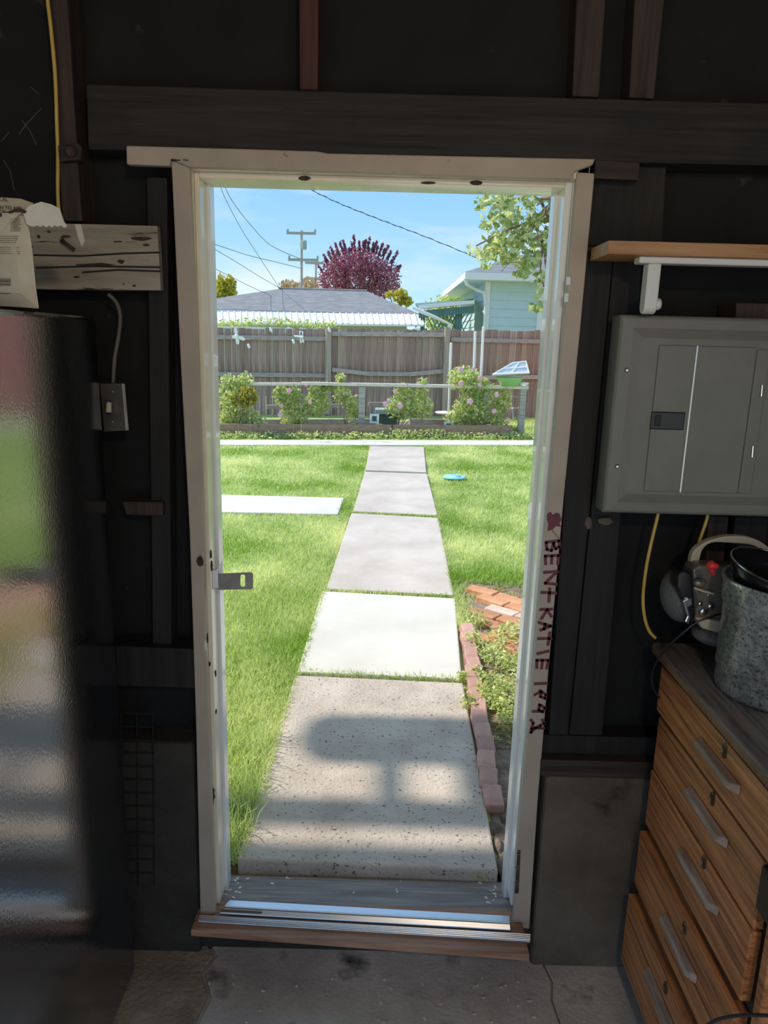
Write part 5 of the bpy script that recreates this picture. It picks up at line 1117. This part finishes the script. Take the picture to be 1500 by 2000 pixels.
# ------------------------------------------------------------------ tree overhanging from the right, near
Yo = 5.6; ko = Yo / FPX
ot = thing('overhanging_tree', (2.6, 5.4, .14), 'leafy tree overhanging the yard from the upper right of the doorway', 'tree')
MB().tube([(2.6, 5.4, .14), (2.55, 5.45, 1.4), (2.4, 5.5, 2.6), (2.1, 5.55, 3.3)], [.10, .085, .07, .05], 10).build('trunk', M['twig'], ot)
brs = [[(1160, 330), (1080, 395), (1040, 430), (990, 450), (930, 480)], [(1160, 380), (1085, 415), (1050, 440), (1060, 480), (1055, 520), (1062, 560)], [(1150, 320), (1060, 372), (1000, 390), (950, 400)], [(1150, 400), (1080, 450), (1065, 500), (1075, 560), (1064, 600), (1062, 620)], [(1120, 350), (1070, 410), (1020, 470), (985, 510)], [(1085, 385), (1060, 400), (1075, 440), (1040, 470)]]
for j, b_ in enumerate(brs):
    pts_ = [Vector((2.1, 5.55, 3.3 - .1 * j))] + [P(x, y, Yo + rnd.uniform(-.25, .25)) for x, y in b_]
    MB().tube(spline(pts_, 4), [.016 * (1 - i / (len(pts_) * 4)) + .003 for i in range((len(pts_) - 1) * 4 + 1)], 6).build('branch', M['twig'], ot)
for j in range(26):
    x, y = rnd.uniform(960, 1085), rnd.uniform(385, 520); a_ = rnd.uniform(0, 6.28); L_ = rnd.uniform(20, 45)
    MB().tube(spline([P(x, y, Yo), P(x + L_ * .5 * math.cos(a_) + 4, y + L_ * .5 * math.sin(a_), Yo + .05), P(x + L_ * math.cos(a_), y + L_ * math.sin(a_), Yo)], 3), .0022, 5).build('twig', M['twig'], ot)
LB = [(945, 395, 18, 14, 45), (985, 392, 24, 14, 90), (1030, 395, 24, 14, 60), (960, 430, 22, 18, 70), (1000, 430, 26, 20, 120), (1045, 430, 20, 20, 70), (975, 470, 30, 18, 120), (1020, 465, 28, 22, 120), (1060, 470, 18, 24, 60), (950, 495, 20, 12, 60), (990, 500, 26, 14, 90), (1030, 510, 22, 20, 90), (920, 490, 12, 10, 14), (950, 520, 12, 8, 14), (1020, 535, 14, 10, 40), (1055, 540, 14, 14, 30), (1060, 570, 8, 12, 22), (1050, 600, 12, 10, 30), (1085, 400, 24, 30, 60), (1110, 440, 30, 60, 120), (1120, 360, 40, 30, 120), (1000, 355, 60, 14, 90), (1180, 330, 60, 50, 260), (1260, 300, 70, 60, 320), (1330, 270, 80, 60, 320), (1200, 420, 50, 60, 160), (1100, 300, 80, 30, 200)]
leafmesh('foliage', np.concatenate([blob(P(x, y, Yo), (rx * ko, .28, ry * ko), int(n * 1.15), .05) for x, y, rx, ry, n in LB]), .052, 'leaftree', ot, aspect=.8)

# ------------------------------------------------------------------ invented boards out of view, shaped to throw the bars of shade on the path
ar = thing('added_shade_boards', (-1.8, 3.0, .14), 'added unseen boards above the path, shaped to cast bars of shade', 'shade boards')
ZA = 2.62; H_ = ZA - ZP; kx, ky = -SUNV.x / SUNV.z * H_, -SUNV.y / SUNV.z * H_
def cx_(x): return x - kx
def cy_(y): return y - ky
MB().box(-4.7, 1.15, cy_(2.165), cy_(2.325), ZA, ZA + .04).build('beam', M['bedwood'], ar)
yA0, yA1 = cy_(2.545), cy_(2.925); ym = (yA0 + yA1) / 2; ra_ = (yA1 - yA0) / 2
xe = cx_(-.33) + ra_ * .75
pp = [(1.15, yA0, ZA), (1.15, yA1, ZA)] + [(xe - ra_ * .75 * math.sin(a_), ym + ra_ * math.cos(a_), ZA) for a_ in [j * math.pi / 8 for j in range(9)]]
MB().prism(pp, (0, 0, .03)).build('shade_board', M['bedwood'], ar)
MB().box(cx_(-.035), cx_(.045), cy_(2.25), cy_(2.75), ZA + .03, ZA + .07).build('shade_bar', M['bedwood'], ar)
MB().box(cx_(.27), 1.15, cy_(2.3), cy_(2.6), ZA + .03, ZA + .05).build('shade_board', M['bedwood'], ar)
for px_, py_ in ((-4.6, cy_(2.24)), (1.08, cy_(2.24)), (1.08, ym)): MB().box(px_ - .05, px_ + .05, py_ - .05, py_ + .05, .12, ZA).build('post', M['bedwood'], ar)
